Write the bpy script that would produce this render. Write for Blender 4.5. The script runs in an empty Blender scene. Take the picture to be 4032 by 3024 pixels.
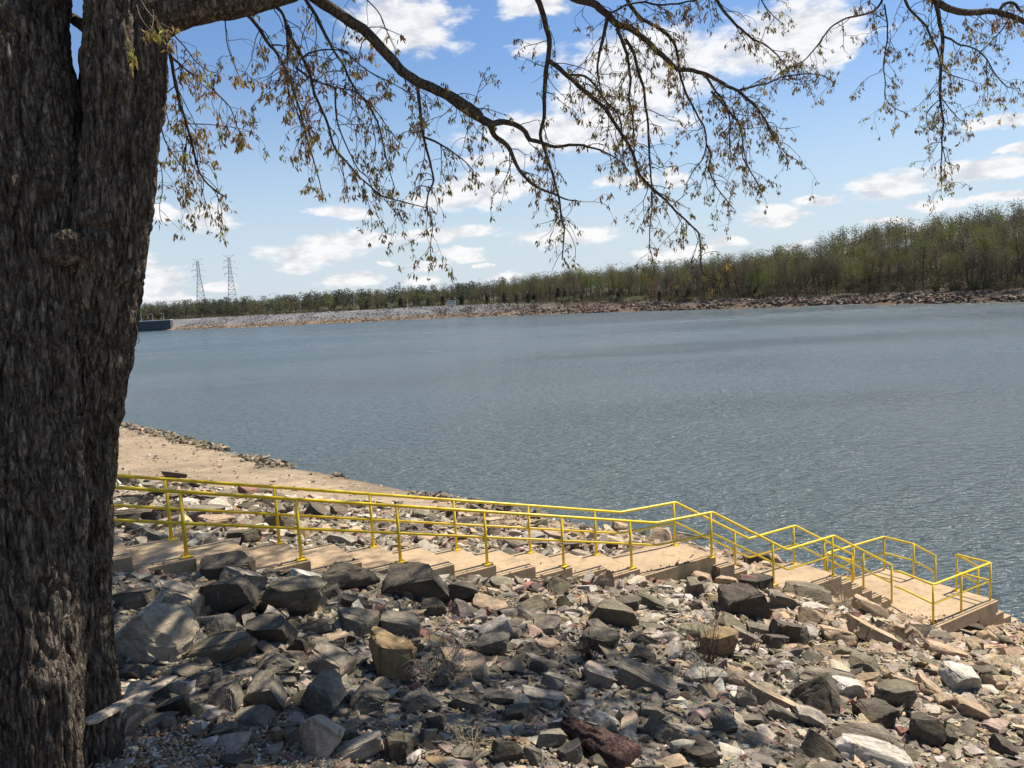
import bpy, bmesh, math, random
import numpy as np
from mathutils import Vector, Matrix

random.seed(7); RNG = np.random.default_rng(11)
scene = bpy.context.scene
C = scene.collection
R = math.radians

# ------------------------------------------------------------------ camera
CH = 9.3                                   # eye height above the lake
FPX, PITCH, ROLL, PW, PH = 3250.0, 0.1071, 0.055, 4032.0, 3024.0
cp, sp, cr, sr = math.cos(PITCH), math.sin(PITCH), math.cos(ROLL), math.sin(ROLL)
fwd = Vector((0, cp, -sp)); R0 = Vector((1, 0, 0)); U0 = Vector((0, sp, cp))
Rv = R0*cr - U0*sr; Uv = R0*sr + U0*cr
cd = bpy.data.cameras.new('camera'); cam = bpy.data.objects.new('camera', cd); C.objects.link(cam)
cam.matrix_world = Matrix(((Rv.x, Uv.x, -fwd.x, 0), (Rv.y, Uv.y, -fwd.y, 0), (Rv.z, Uv.z, -fwd.z, CH), (0, 0, 0, 1)))
cd.sensor_width = 36; cd.lens = 36*FPX/PW; cd.clip_start = 0.1; cd.clip_end = 6000
scene.camera = cam

def ray(X, Y):
    X = X-PW/2; Y = PH/2-Y
    px = X*cr+Y*sr; py = -X*sr+Y*cr
    return np.array([px/FPX, cp+py/FPX*sp, -sp+py/FPX*cp])
def at(X, Y, t):
    return ray(X, Y)*t+np.array([0, 0, CH])
def onz(X, Y, z):
    d = ray(X, Y); return d*(z-CH)/d[2]+np.array([0, 0, CH])
def project(P):
    x, y, z = P[..., 0], P[..., 1], P[..., 2]-CH
    d = y*cp-z*sp; u = y*sp+z*cp
    px = FPX*x/d; py = FPX*u/d
    return PW/2+px*cr-py*sr, PH/2-(px*sr+py*cr), d

# ------------------------------------------------------------------ light
SUN_AZ, SUN_EL = R(62), R(61)              # azimuth clockwise from +Y
sunv = Vector((math.sin(SUN_AZ)*math.cos(SUN_EL), math.cos(SUN_AZ)*math.cos(SUN_EL), math.sin(SUN_EL)))
sd_ = bpy.data.lights.new('sun', 'SUN'); sd_.energy = 5.0; sd_.angle = R(0.53); sd_.color = (1.0, 0.93, 0.82)
so = bpy.data.objects.new('sun', sd_); C.objects.link(so)
so.rotation_euler = (-sunv).to_track_quat('-Z', 'Y').to_euler()

world = bpy.data.worlds.new('World'); scene.world = world; world.use_nodes = True
scene.view_settings.view_transform = 'Standard'; scene.view_settings.look = 'None'
scene.view_settings.exposure = 0.72; scene.view_settings.gamma = 1.0

# clouds seen in the sky: centre x, centre y, half width, half height (photo at 2212 px), brightness
CLOUDS = [(455,465,72,30),(300,600,95,42),(690,548,125,26),(745,520,115,24),(1045,408,118,34),(960,430,70,20),(735,458,72,13),
 (1240,285,250,40),(1080,345,80,20),(1390,150,190,75),(1700,85,165,66),(1790,110,75,38),(870,55,125,58),(1340,215,160,50),
 (1665,462,75,20),(1775,434,36,8),(1920,402,90,26),(2105,368,95,20),(2158,258,52,15),(2200,322,36,13),(2040,438,72,12),
 (2185,424,52,11),(1905,474,38,8),(1970,496,46,12),(1220,508,122,22),(970,505,120,16),(985,545,62,12),(1345,388,62,12),
 (1445,382,36,20),(1570,525,32,12),(1470,550,105,16),(1715,534,42,12),(925,577,44,9),(845,573,14,6),(1042,578,16,6),
 (920,606,46,10),(1090,597,46,10),(490,616,44,12),(380,645,55,14),(1160,12,80,20),(1150,105,52,16),(640,577,60,12),(760,605,70,14),
 (330,455,42,18),(1000,560,60,9)]

def make_world():
    nt = world.node_tree; N = nt.nodes; L = nt.links; N.clear()
    def n(t, **k):
        o = N.new(t)
        for a, b in k.items(): setattr(o, a, b)
        return o
    def math_(op, a, b=None, c=None, clamp=False):
        m = n('ShaderNodeMath', operation=op, use_clamp=clamp)
        for i, v in enumerate((a, b, c)):
            if v is None: continue
            if isinstance(v, (int, float)): m.inputs[i].default_value = v
            else: L.new(v, m.inputs[i])
        return m.outputs[0]
    out = n('ShaderNodeOutputWorld'); bg = n('ShaderNodeBackground'); bg.inputs[1].default_value = 0.07
    cy = scene.cycles; cy.max_bounces = 4; cy.diffuse_bounces = 1; cy.glossy_bounces = 2; cy.transmission_bounces = 3; cy.transparent_max_bounces = 6; cy.caustics_reflective = False; cy.caustics_refractive = False; world.cycles.sampling_method = 'MANUAL'; world.cycles.sample_map_resolution = 512
    L.new(bg.outputs[0], out.inputs[0])
    sky = n('ShaderNodeTexSky', sky_type='NISHITA'); sky.sun_disc = False
    sky.sun_elevation = SUN_EL; sky.sun_rotation = SUN_AZ
    sky.altitude = 100; sky.air_density = 1.15; sky.dust_density = 0.6; sky.ozone_density = 1.6
    tc = n('ShaderNodeTexCoord'); sep = n('ShaderNodeSeparateXYZ'); L.new(tc.outputs['Generated'], sep.inputs[0])
    x, y, z = sep.outputs
    az = math_('ARCTAN2', x, y)
    hyp = math_('SQRT', math_('ADD', math_('MULTIPLY', x, x), math_('MULTIPLY', y, y)))
    el = math_('ARCTAN2', z, hyp)
    comb = n('ShaderNodeCombineXYZ'); L.new(az, comb.inputs[0]); L.new(el, comb.inputs[1])
    # wispy domain warp, wider than high
    mp = n('ShaderNodeMapping'); mp.inputs['Scale'].default_value = (1.0, 2.2, 1); L.new(comb.outputs[0], mp.inputs[0])
    nz = n('ShaderNodeTexNoise'); nz.inputs['Scale'].default_value = 14; nz.inputs['Detail'].default_value = 7; nz.inputs['Roughness'].default_value = .62
    L.new(mp.outputs[0], nz.inputs[0])
    wsub = n('ShaderNodeVectorMath', operation='SUBTRACT'); L.new(nz.outputs['Color'], wsub.inputs[0]); wsub.inputs[1].default_value = (.5, .5, .5)
    wmul = n('ShaderNodeVectorMath', operation='MULTIPLY'); L.new(wsub.outputs[0], wmul.inputs[0]); wmul.inputs[1].default_value = (.11, .026, 0)
    wad = n('ShaderNodeVectorMath', operation='ADD'); L.new(comb.outputs[0], wad.inputs[0]); L.new(wmul.outputs[0], wad.inputs[1])
    nz2 = n('ShaderNodeTexNoise'); nz2.inputs['Scale'].default_value = 30; nz2.inputs['Detail'].default_value = 8; nz2.inputs['Roughness'].default_value = .6
    L.new(mp.outputs[0], nz2.inputs[0])
    def field(vec):
        cur = None
        for (a, b, rx, ry) in CLOUDS:
            d = ray(a*PW/2212, b*PW/2212)
            caz = math.atan2(d[0], d[1]); cel = math.atan2(d[2], math.hypot(d[0], d[1]))
            m = n('ShaderNodeMapping', vector_type='TEXTURE')
            m.inputs['Location'].default_value = (caz, cel, 0)
            m.inputs['Scale'].default_value = (rx*PW/2212/FPX*1.15, ry*PW/2212/FPX*1.25, 1)
            if cur is None: L.new(vec, m.inputs[0])
            else:                               # evaluated one after the other
                q = n('ShaderNodeVectorMath', operation='MULTIPLY_ADD'); L.new(cur, q.inputs[0]); q.inputs[1].default_value = (1e-7,)*3
                L.new(vec, q.inputs[2]); L.new(q.outputs[0], m.inputs[0])
            ln = n('ShaderNodeVectorMath', operation='LENGTH'); L.new(m.outputs[0], ln.inputs[0])
            cur = ln.outputs['Value'] if cur is None else math_('SMOOTH_MIN', cur, ln.outputs['Value'], .25)
        return math_('SUBTRACT', 1.0, cur)
    F = field(wad.outputs[0])
    # the same fair-weather clouds go on round the rest of the sky: a noise layer on a flat cloud deck
    zc = math_('MAXIMUM', z, 0.04)
    px = math_('DIVIDE', x, zc); py = math_('DIVIDE', y, zc)
    cb = n('ShaderNodeCombineXYZ'); L.new(px, cb.inputs[0]); L.new(py, cb.inputs[1])
    nd = n('ShaderNodeTexNoise'); nd.inputs['Scale'].default_value = 1.1; nd.inputs['Detail'].default_value = 8; nd.inputs['Roughness'].default_value = .55
    L.new(cb.outputs[0], nd.inputs[0])
    # fade the deck in beside the placed clouds
    aa = math_('ABSOLUTE', az)
    wout = n('ShaderNodeMapRange', interpolation_type='SMOOTHSTEP'); L.new(aa, wout.inputs[0]); wout.inputs[1].default_value = .62; wout.inputs[2].default_value = .85
    wup = n('ShaderNodeMapRange', interpolation_type='SMOOTHSTEP'); L.new(el, wup.inputs[0]); wup.inputs[1].default_value = .40; wup.inputs[2].default_value = .6
    wside = math_('MAXIMUM', wout.outputs[0], wup.outputs[0])
    deck = math_('MULTIPLY', math_('MULTIPLY', math_('SUBTRACT', nd.outputs[0], .60), 6), wside)
    deck = math_('SUBTRACT', deck, math_('MULTIPLY', math_('SUBTRACT', 1.0, wside), 1.2))
    Fall = math_('MAXIMUM', F, deck)
    e = math_('ADD', Fall, math_('MULTIPLY', math_('SUBTRACT', nz2.outputs[0], .5), .9))
    mr = n('ShaderNodeMapRange', interpolation_type='SMOOTHSTEP'); L.new(e, mr.inputs[0]); mr.inputs[1].default_value = .02; mr.inputs[2].default_value = .46
    # tops bright, bases a little grey
    ms = n('ShaderNodeMapRange'); L.new(nz2.outputs[0], ms.inputs[0]); ms.inputs[1].default_value = .36; ms.inputs[2].default_value = .56
    cc = n('ShaderNodeMix', data_type='RGBA'); L.new(ms.outputs[0], cc.inputs[0])
    cc.inputs[6].default_value = (6.0, 6.2, 6.7, 1); cc.inputs[7].default_value = (8.6, 8.6, 8.6, 1)
    mx = n('ShaderNodeMix', data_type='RGBA'); L.new(math_('MULTIPLY', mr.outputs[0], .93), mx.inputs[0])
    # pale, slightly blue air low down
    hz = n('ShaderNodeMapRange', interpolation_type='SMOOTHSTEP'); L.new(el, hz.inputs[0]); hz.inputs[1].default_value = -.02; hz.inputs[2].default_value = .30; hz.inputs[3].default_value = .82; hz.inputs[4].default_value = 0
    tn = n('ShaderNodeMix', data_type='RGBA', blend_type='MULTIPLY'); tn.inputs[0].default_value = 1; L.new(sky.outputs[0], tn.inputs[6]); tn.inputs[7].default_value = (.76, .93, 1.16, 1)
    hm = n('ShaderNodeMix', data_type='RGBA'); L.new(hz.outputs[0], hm.inputs[0]); L.new(tn.outputs[2], hm.inputs[6]); hm.inputs[7].default_value = (5.9, 6.75, 7.6, 1)
    L.new(hm.outputs[2], mx.inputs[6]); L.new(cc.outputs[2], mx.inputs[7])
    L.new(mx.outputs[2], bg.inputs[0])
make_world()

# ------------------------------------------------------------------ helpers
def smooth(a, b, x):
    t = np.clip((np.asarray(x, float)-a)/(b-a), 0, 1); return t*t*(3-2*t)

_perm = np.random.default_rng(3).permutation(512)
_grad = np.random.default_rng(4).normal(size=(512, 3)); _grad /= np.linalg.norm(_grad, axis=1)[:, None]
def perlin(P):
    P = np.asarray(P, float); I = np.floor(P).astype(int); F = P-I; u = F*F*F*(F*(F*6-15)+10)
    res = 0
    for dx in (0, 1):
        for dy in (0, 1):
            for dz in (0, 1):
                h = _perm[(_perm[(_perm[(I[..., 0]+dx) & 511]+I[..., 1]+dy) & 511]+I[..., 2]+dz) & 511]
                g = _grad[h]; o = F-np.array([dx, dy, dz])
                w = (u[..., 0] if dx else 1-u[..., 0])*(u[..., 1] if dy else 1-u[..., 1])*(u[..., 2] if dz else 1-u[..., 2])
                res = res+w*(g*o).sum(-1)
    return res
def fbm(P, oct=4, rough=.5):
    a = 1; s = 0; P = np.asarray(P, float)
    for k in range(oct):
        s = s+a*perlin(P); P = P*2.03+7.1; a *= rough
    return s

def nmesh(name, V, F, mat=None, tint=None, smooth_=False):
    """V (n,3), F: list/array of faces (equal size array or list of lists)"""
    me = bpy.data.meshes.new(name)
    V = np.asarray(V, np.float32)
    if isinstance(F, np.ndarray):
        k = F.shape[1]; nf = len(F)
        me.vertices.add(len(V)); me.vertices.foreach_set('co', V.ravel())
        me.loops.add(nf*k); me.loops.foreach_set('vertex_index', F.astype(np.int32).ravel())
        me.polygons.add(nf); me.polygons.foreach_set('loop_start', np.arange(0, nf*k, k, dtype=np.int32))
        me.polygons.foreach_set('loop_total', np.full(nf, k, np.int32))
        me.update(calc_edges=True)
    else:
        me.from_pydata(V.tolist(), [], F); me.update()
    me.polygons.foreach_set('use_smooth', np.full(len(me.polygons), smooth_, bool))
    if tint is not None:
        a = me.color_attributes.new('tint', 'FLOAT_COLOR', 'POINT')
        t = np.ones((len(V), 4), np.float32); t[:, :3] = tint; a.data.foreach_set('color', t.ravel())
    if mat: me.materials.append(mat)
    return me
def obj(name, me, parent=None, loc=None):
    o = bpy.data.objects.new(name, me); C.objects.link(o)
    if parent: o.parent = parent
    if loc is not None: o.location = loc
    return o
def tag(o, label=None, cat=None, group=None, kind=None):
    if label: o['label'] = label
    if cat: o['category'] = cat
    if group: o['group'] = group
    if kind: o['kind'] = kind
    return o
def thing(name, label, cat, loc=(0, 0, 0), group=None):
    return tag(obj(name, None, None, loc), label, cat, group)

class MB:
    def __init__(s): s.V = []; s.F = []; s.n = 0
    def add(s, V, F):
        V = np.asarray(V, float); s.V.append(V); s.F += [[i+s.n for i in f] for f in F]; s.n += len(V); return s
    def box(s, lo, hi, M=None):
        x0, y0, z0 = lo; x1, y1, z1 = hi
        V = np.array([(x0,y0,z0),(x1,y0,z0),(x1,y1,z0),(x0,y1,z0),(x0,y0,z1),(x1,y0,z1),(x1,y1,z1),(x0,y1,z1)], float)
        if M is not None: V = M(V)
        return s.add(V, [[0,3,2,1],[4,5,6,7],[0,1,5,4],[1,2,6,5],[2,3,7,6],[3,0,4,7]])
    def tube(s, P, r, n=8, cap=True):
        P = np.asarray(P, float); m = len(P); r = np.broadcast_to(np.asarray(r, float), (m,))
        T = np.gradient(P, axis=0) if m > 2 else np.array([P[1]-P[0]]*2)
        T /= np.linalg.norm(T, axis=1)[:, None]+1e-12
        a = np.array([0, 0, 1.]) if abs(T[0][2]) < .9 else np.array([1., 0, 0])
        u = np.cross(T[0], a); u /= np.linalg.norm(u)
        ang = np.arange(n)*2*math.pi/n; V = []
        for i in range(m):
            u = u-T[i]*(u@T[i]); u /= np.linalg.norm(u)+1e-12; w = np.cross(T[i], u)
            V.append(P[i]+r[i]*(np.cos(ang)[:, None]*u+np.sin(ang)[:, None]*w))
        F = [[i*n+j, i*n+(j+1) % n, (i+1)*n+(j+1) % n, (i+1)*n+j] for i in range(m-1) for j in range(n)]
        if cap: F += [list(range(n))[::-1], [(m-1)*n+j for j in range(n)]]
        return s.add(np.concatenate(V), F)
    def mesh(s, name, mat=None, smooth_=False, tint=None):
        return nmesh(name, np.concatenate(s.V), s.F, mat, tint, smooth_)

# ------------------------------------------------------------------ materials
def mat_new(name):
    m = bpy.data.materials.new(name); m.use_nodes = True
    nt = m.node_tree; nt.nodes.clear()
    o = nt.nodes.new('ShaderNodeOutputMaterial'); b = nt.nodes.new('ShaderNodeBsdfPrincipled')
    nt.links.new(b.outputs[0], o.inputs[0])
    return m, nt, b, o
def nod(nt, t, **k):
    o = nt.nodes.new(t)
    for a, b in k.items():
        if a.startswith('i_'):
            o.inputs[a[2:].replace('_', ' ')].default_value = b
        else: setattr(o, a, b)
    return o
def noise(nt, vec, scale, detail=5, rough=.55, mapscale=None):
    if mapscale:
        mp = nod(nt, 'ShaderNodeMapping'); mp.inputs['Scale'].default_value = mapscale; nt.links.new(vec, mp.inputs[0]); vec = mp.outputs[0]
    n = nod(nt, 'ShaderNodeTexNoise', i_Scale=scale, i_Detail=detail, i_Roughness=rough)
    nt.links.new(vec, n.inputs['Vector']); return n.outputs[0]
def ramp(nt, fac, stops):
    r = nod(nt, 'ShaderNodeValToRGB'); e = r.color_ramp.elements
    while len(e) < len(stops): e.new(.5)
    for el, (p, c) in zip(e, stops):
        el.position = p; el.color = (*c, 1) if isinstance(c, tuple) else (c, c, c, 1)
    nt.links.new(fac, r.inputs[0]); return r.outputs[0]
def mixc(nt, fac, a, b, mode='MIX'):
    m = nod(nt, 'ShaderNodeMix', data_type='RGBA', blend_type=mode)
    for i, v in ((0, fac), (6, a), (7, b)):
        if isinstance(v, (int, float)): m.inputs[i].default_value = v
        elif isinstance(v, tuple): m.inputs[i].default_value = (*v, 1)
        else: nt.links.new(v, m.inputs[i])
    return m.outputs[2]
def bump(nt, h, strength, dist, b, prev=None):
    bp = nod(nt, 'ShaderNodeBump', i_Strength=strength, i_Distance=dist); nt.links.new(h, bp.inputs['Height'])
    if prev is not None: nt.links.new(prev, bp.inputs['Normal'])
    if b is not None: nt.links.new(bp.outputs[0], b.inputs['Normal'])
    return bp.outputs[0]

def rock_material(name, src, strata=1.0, fine=1.0):
    m, nt, b, o = mat_new(name); L = nt.links
    geo = nod(nt, 'ShaderNodeNewGeometry'); tc = nod(nt, 'ShaderNodeTexCoord')
    if src == 'object':
        inf = nod(nt, 'ShaderNodeObjectInfo'); col = inf.outputs['Color']; vec = tc.outputs['Object']
        add = nod(nt, 'ShaderNodeVectorMath', operation='ADD'); L.new(vec, add.inputs[0])
        cmb = nod(nt, 'ShaderNodeMath', operation='MULTIPLY'); L.new(inf.outputs['Random'], cmb.inputs[0]); cmb.inputs[1].default_value = 37.
        L.new(cmb.outputs[0], add.inputs[1]); vec = add.outputs[0]
        wpos = geo.outputs['Position']
    else:
        at_ = nod(nt, 'ShaderNodeAttribute', attribute_name='tint'); col = at_.outputs['Color']; vec = geo.outputs['Position']; wpos = vec
    n1 = noise(nt, wpos, 3.2*fine, 6, .62); n2 = noise(nt, wpos, 19*fine, 6, .65); n3 = noise(nt, wpos, 90*fine, 3, .6)
    st = noise(nt, vec, 2.2 if src == 'object' else 3, 5, .7, (1.2, 1.2, 9)) if strata else n2
    v1 = ramp(nt, n1, [(.28, .62), (.52, .98), (.74, 1.28)])
    c = mixc(nt, 1, col, v1, 'MULTIPLY')
    v2 = ramp(nt, n2, [(.3, .66), (.5, 1.0), (.72, 1.3)])
    c = mixc(nt, .8, c, v2, 'MULTIPLY')
    v3 = ramp(nt, st, [(.35, .75), (.5, 1.0), (.66, 1.18)])
    c = mixc(nt, .75*strata, c, v3, 'MULTIPLY')
    # lichen and iron stains
    n4 = noise(nt, wpos, 6*fine, 5, .6); stain = ramp(nt, n4, [(.58, 0.), (.70, .55)])
    c = mixc(nt, stain, c, mixc(nt, 1, c, (1.25, 1.0, .70), 'MULTIPLY'))
    n5 = noise(nt, wpos, 11*fine, 6, .7); pale = ramp(nt, n5, [(.62, 0.), (.68, .4)])
    c = mixc(nt, pale, c, (.40, .36, .29))
    L.new(c, b.inputs['Base Color']); b.inputs['Roughness'].default_value = .88; b.inputs['Specular IOR Level'].default_value = .25
    p = bump(nt, st, .55*strata, .05, None); p = bump(nt, n2, .6, .03, None, p); bump(nt, n3, .5, .008, b, p)
    return m
M_ROCK = rock_material('rock_object', 'object')
M_RUBBLE = rock_material('rock_rubble', 'attr', .6, 1.6)

def ground_material():
    m, nt, b, o = mat_new('bank_ground'); L = nt.links
    geo = nod(nt, 'ShaderNodeNewGeometry'); at_ = nod(nt, 'ShaderNodeAttribute', attribute_name='tint')
    P = geo.outputs['Position']
    n1 = noise(nt, P, 1.3, 6, .6); n2 = noise(nt, P, 26, 6, .7); n3 = noise(nt, P, 7, 5, .65)
    vo = nod(nt, 'ShaderNodeTexVoronoi', i_Scale=22., i_Randomness=1.); L.new(P, vo.inputs['Vector'])
    c = mixc(nt, 1, at_.outputs['Color'], ramp(nt, n1, [(.3, .75), (.55, 1.), (.75, 1.2)]), 'MULTIPLY')
    c = mixc(nt, .8, c, ramp(nt, n2, [(.3, .6), (.5, 1.), (.7, 1.35)]), 'MULTIPLY')
    c = mixc(nt, .6, c, ramp(nt, n3, [(.35, .7), (.5, 1.), (.68, 1.25)]), 'MULTIPLY')
    c = mixc(nt, .25, c, mixc(nt, 1, c, vo.outputs['Color'], 'MULTIPLY'))
    L.new(c, b.inputs['Base Color']); b.inputs['Roughness'].default_value = .95; b.inputs['Specular IOR Level'].default_value = .15
    p = bump(nt, n2, .7, .03, None); bump(nt, vo.outputs['Distance'], .6, .03, b, p)
    return m
M_GROUND = ground_material()

def concrete_material(name, base):
    m, nt, b, o = mat_new(name); L = nt.links
    P = nod(nt, 'ShaderNodeNewGeometry').outputs['Position']
    n1 = noise(nt, P, 1.1, 6, .6); n2 = noise(nt, P, 9, 6, .65); n3 = noise(nt, P, 120, 3, .6); n4 = noise(nt, P, 3.3, 5, .7)
    c = mixc(nt, 1, base, ramp(nt, n1, [(.3, .84), (.5, 1.), (.72, 1.1)]), 'MULTIPLY')
    c = mixc(nt, .7, c, ramp(nt, n2, [(.3, .8), (.5, 1.), (.7, 1.12)]), 'MULTIPLY')
    c = mixc(nt, ramp(nt, n4, [(.52, 0.), (.68, .55)]), c, (.16, .125, .09))
    n6 = noise(nt, P, 14, 6, .75); c = mixc(nt, ramp(nt, n6, [(.62, 0.), (.70, .5)]), c, (.12, .10, .08))
    c = mixc(nt, .6, c, ramp(nt, n3, [(.3, .8), (.5, 1.), (.7, 1.15)]), 'MULTIPLY')
    L.new(c, b.inputs['Base Color']); b.inputs['Roughness'].default_value = .9; b.inputs['Specular IOR Level'].default_value = .2
    p = bump(nt, n2, .25, .01, None); bump(nt, n3, .35, .004, b, p); return m
M_CONC = concrete_material('tan_concrete', (.40, .290, .172))
M_WALL = concrete_material('lock_wall_concrete', (.075, .082, .092))
M_CAP = concrete_material('pale_coping', (.55, .53, .50))

def simple(name, col, rough=.6, spec=.4, metal=0, var=.25, scale=12, bmp=.2, bdist=.005):
    m, nt, b, o = mat_new(name); P = nod(nt, 'ShaderNodeNewGeometry').outputs['Position']
    n = noise(nt, P, scale, 5, .6)
    c = mixc(nt, 1, col, ramp(nt, n, [(.3, 1-var), (.5, 1.), (.72, 1+var)]), 'MULTIPLY')
    nt.links.new(c, b.inputs['Base Color']); b.inputs['Roughness'].default_value = rough
    b.inputs['Specular IOR Level'].default_value = spec; b.inputs['Metallic'].default_value = metal
    if bmp: bump(nt, n, bmp, bdist, b)
    return m
def yellow_paint():
    m, nt, b, o = mat_new('yellow_paint'); P = nod(nt, 'ShaderNodeNewGeometry').outputs['Position']
    n = noise(nt, P, 5, 5, .6); n2 = noise(nt, P, 38, 6, .7)
    c = mixc(nt, 1, (.80, .55, .015), ramp(nt, n, [(.3, .88), (.5, 1.), (.72, 1.08)]), 'MULTIPLY')
    c = mixc(nt, ramp(nt, n2, [(.66, 0.), (.74, .7)]), c, (.30, .17, .05))
    nt.links.new(c, b.inputs['Base Color']); b.inputs['Roughness'].default_value = .38; b.inputs['Specular IOR Level'].default_value = .5
    bump(nt, n2, .12, .002, b); return m
M_YEL = yellow_paint()
M_STEEL = simple('galvanised_steel', (.40, .43, .46), .5, .4, .3, .15, 2, 0)
M_WHITE = simple('white_paint', (.72, .74, .76), .6, .3, 0, .06, 3, 0)
M_INK = simple('dark_lettering', (.03, .04, .06), .7, .2, 0, .1, 3, 0)

def bark_material(name, c0, c1, c2, stretch=(1, 1, .11), sc=1.0, moss=True, b1=.9):
    m, nt, b, o = mat_new(name); L = nt.links
    P = nod(nt, 'ShaderNodeNewGeometry').outputs['Position']
    n1 = noise(nt, P, 42*sc, 7, .68, stretch); n2 = noise(nt, P, 5*sc, 6, .65); n3 = noise(nt, P, 130*sc, 4, .6, (1, 1, .5)); n4 = noise(nt, P, 16*sc, 7, .72, (1, 1, .45))
    c = ramp(nt, n1, [(.36, c0), (.5, c1), (.64, c2)])
    c = mixc(nt, .75, c, ramp(nt, n2, [(.28, .62), (.5, 1.), (.74, 1.4)]), 'MULTIPLY')
    c = mixc(nt, .6, c, ramp(nt, n3, [(.3, .7), (.5, 1.), (.7, 1.3)]), 'MULTIPLY')
    if moss:
        c = mixc(nt, ramp(nt, n4, [(.54, 0.), (.64, .5)]), c, (.25, .225, .18))
        n6 = noise(nt, P, 3.1, 5, .6); c = mixc(nt, ramp(nt, n6, [(.56, 0.), (.7, .5)]), c, (.085, .088, .05))
        n7 = noise(nt, P, 8, 5, .65); c = mixc(nt, ramp(nt, n7, [(.60, 0.), (.70, .4)]), c, (.16, .095, .07))
    L.new(c, b.inputs['Base Color']); b.inputs['Roughness'].default_value = .95; b.inputs['Specular IOR Level'].default_value = .12
    if moss:
        dn_ = nod(nt, 'ShaderNodeTexNoise', i_Scale=9., i_Detail=4.); L.new(P, dn_.inputs['Vector'])
        ad = nod(nt, 'ShaderNodeVectorMath', operation='MULTIPLY_ADD'); L.new(dn_.outputs['Color'], ad.inputs[0]); ad.inputs[1].default_value = (.05, .05, .12); L.new(P, ad.inputs[2])
        mp_ = nod(nt, 'ShaderNodeMapping'); mp_.inputs['Scale'].default_value = (1, 1, .26); L.new(ad.outputs[0], mp_.inputs[0])
        vo = nod(nt, 'ShaderNodeTexVoronoi', feature='DISTANCE_TO_EDGE', i_Scale=30.); L.new(mp_.outputs[0], vo.inputs['Vector'])
        vc = nod(nt, 'ShaderNodeTexVoronoi', i_Scale=30.); L.new(mp_.outputs[0], vc.inputs['Vector'])
        sx = nod(nt, 'ShaderNodeSeparateColor'); L.new(vc.outputs['Color'], sx.inputs[0])
        c2 = mixc(nt, .75, c, ramp(nt, sx.outputs[0], [(.0, .55), (.5, .95), (1., 1.6)]), 'MULTIPLY'); L.new(c2, b.inputs['Base Color'])
        pv = bump(nt, ramp(nt, vo.outputs['Distance'], [(0., 0.), (.22, 1.)]), 1., .03, None)
    else: pv = None
    p = bump(nt, n1, b1, .02/sc, None, pv); p = bump(nt, n4, .6, .015, None, p); bump(nt, n3, .5, .004, b, p); return m
M_BARK = bark_material('oak_bark', (.050, .036, .026), (.125, .096, .070), (.24, .195, .15))
M_TWIG = bark_material('oak_branch_bark', (.03, .025, .02), (.075, .058, .045), (.16, .13, .10), (1, 1, .6), 1.3, False, .6)
M_FARBARK = simple('far_tree_bark', (.085, .07, .06), .95, .1, 0, .35, .8, 0)
M_DRIFT = bark_material('driftwood', (.14, .11, .08), (.31, .26, .19), (.46, .40, .31), (1, 1, 1), .8, False, .5)
M_REDLOG = bark_material('red_brown_rotten_wood', (.035, .022, .018), (.085, .05, .041), (.16, .105, .088), (1, 1, 1), .9, False, .9)
M_TIMBER = bark_material('weathered_timber', (.20, .16, .13), (.36, .31, .26), (.50, .45, .40), (1, 1, 1), .8, False, .5)
M_STRAW = simple('dry_stem', (.42, .33, .21), .9, .1, 0, .3, 30, 0)
M_DARKSTEM = simple('dark_dry_stem', (.10, .065, .05), .9, .1, 0, .3, 30, 0)

def leaf_material(name, src='attr', trans=.45):
    m, nt, b, o = mat_new(name); L = nt.links
    if src == 'attr': col = nod(nt, 'ShaderNodeAttribute', attribute_name='tint').outputs['Color']
    else:
        col = nod(nt, 'ShaderNodeObjectInfo').outputs['Color']
        a2 = nod(nt, 'ShaderNodeAttribute', attribute_name='tint'); col = mixc(nt, 1, col, a2.outputs['Color'], 'MULTIPLY')
    L.new(col, b.inputs['Base Color']); b.inputs['Roughness'].default_value = .7; b.inputs['Specular IOR Level'].default_value = .2
    tr = nod(nt, 'ShaderNodeBsdfTranslucent'); L.new(col, tr.inputs[0])
    mx = nod(nt, 'ShaderNodeMixShader'); mx.inputs[0].default_value = trans
    L.new(b.outputs[0], mx.inputs[1]); L.new(tr.outputs[0], mx.inputs[2]); L.new(mx.outputs[0], o.inputs[0]); return m
M_LEAF = leaf_material('young_oak_leaf')
M_FARLEAF = leaf_material('far_foliage', 'object', .35)
M_FARLEAF_A = leaf_material('far_foliage_mass', 'attr', .35)

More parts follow.
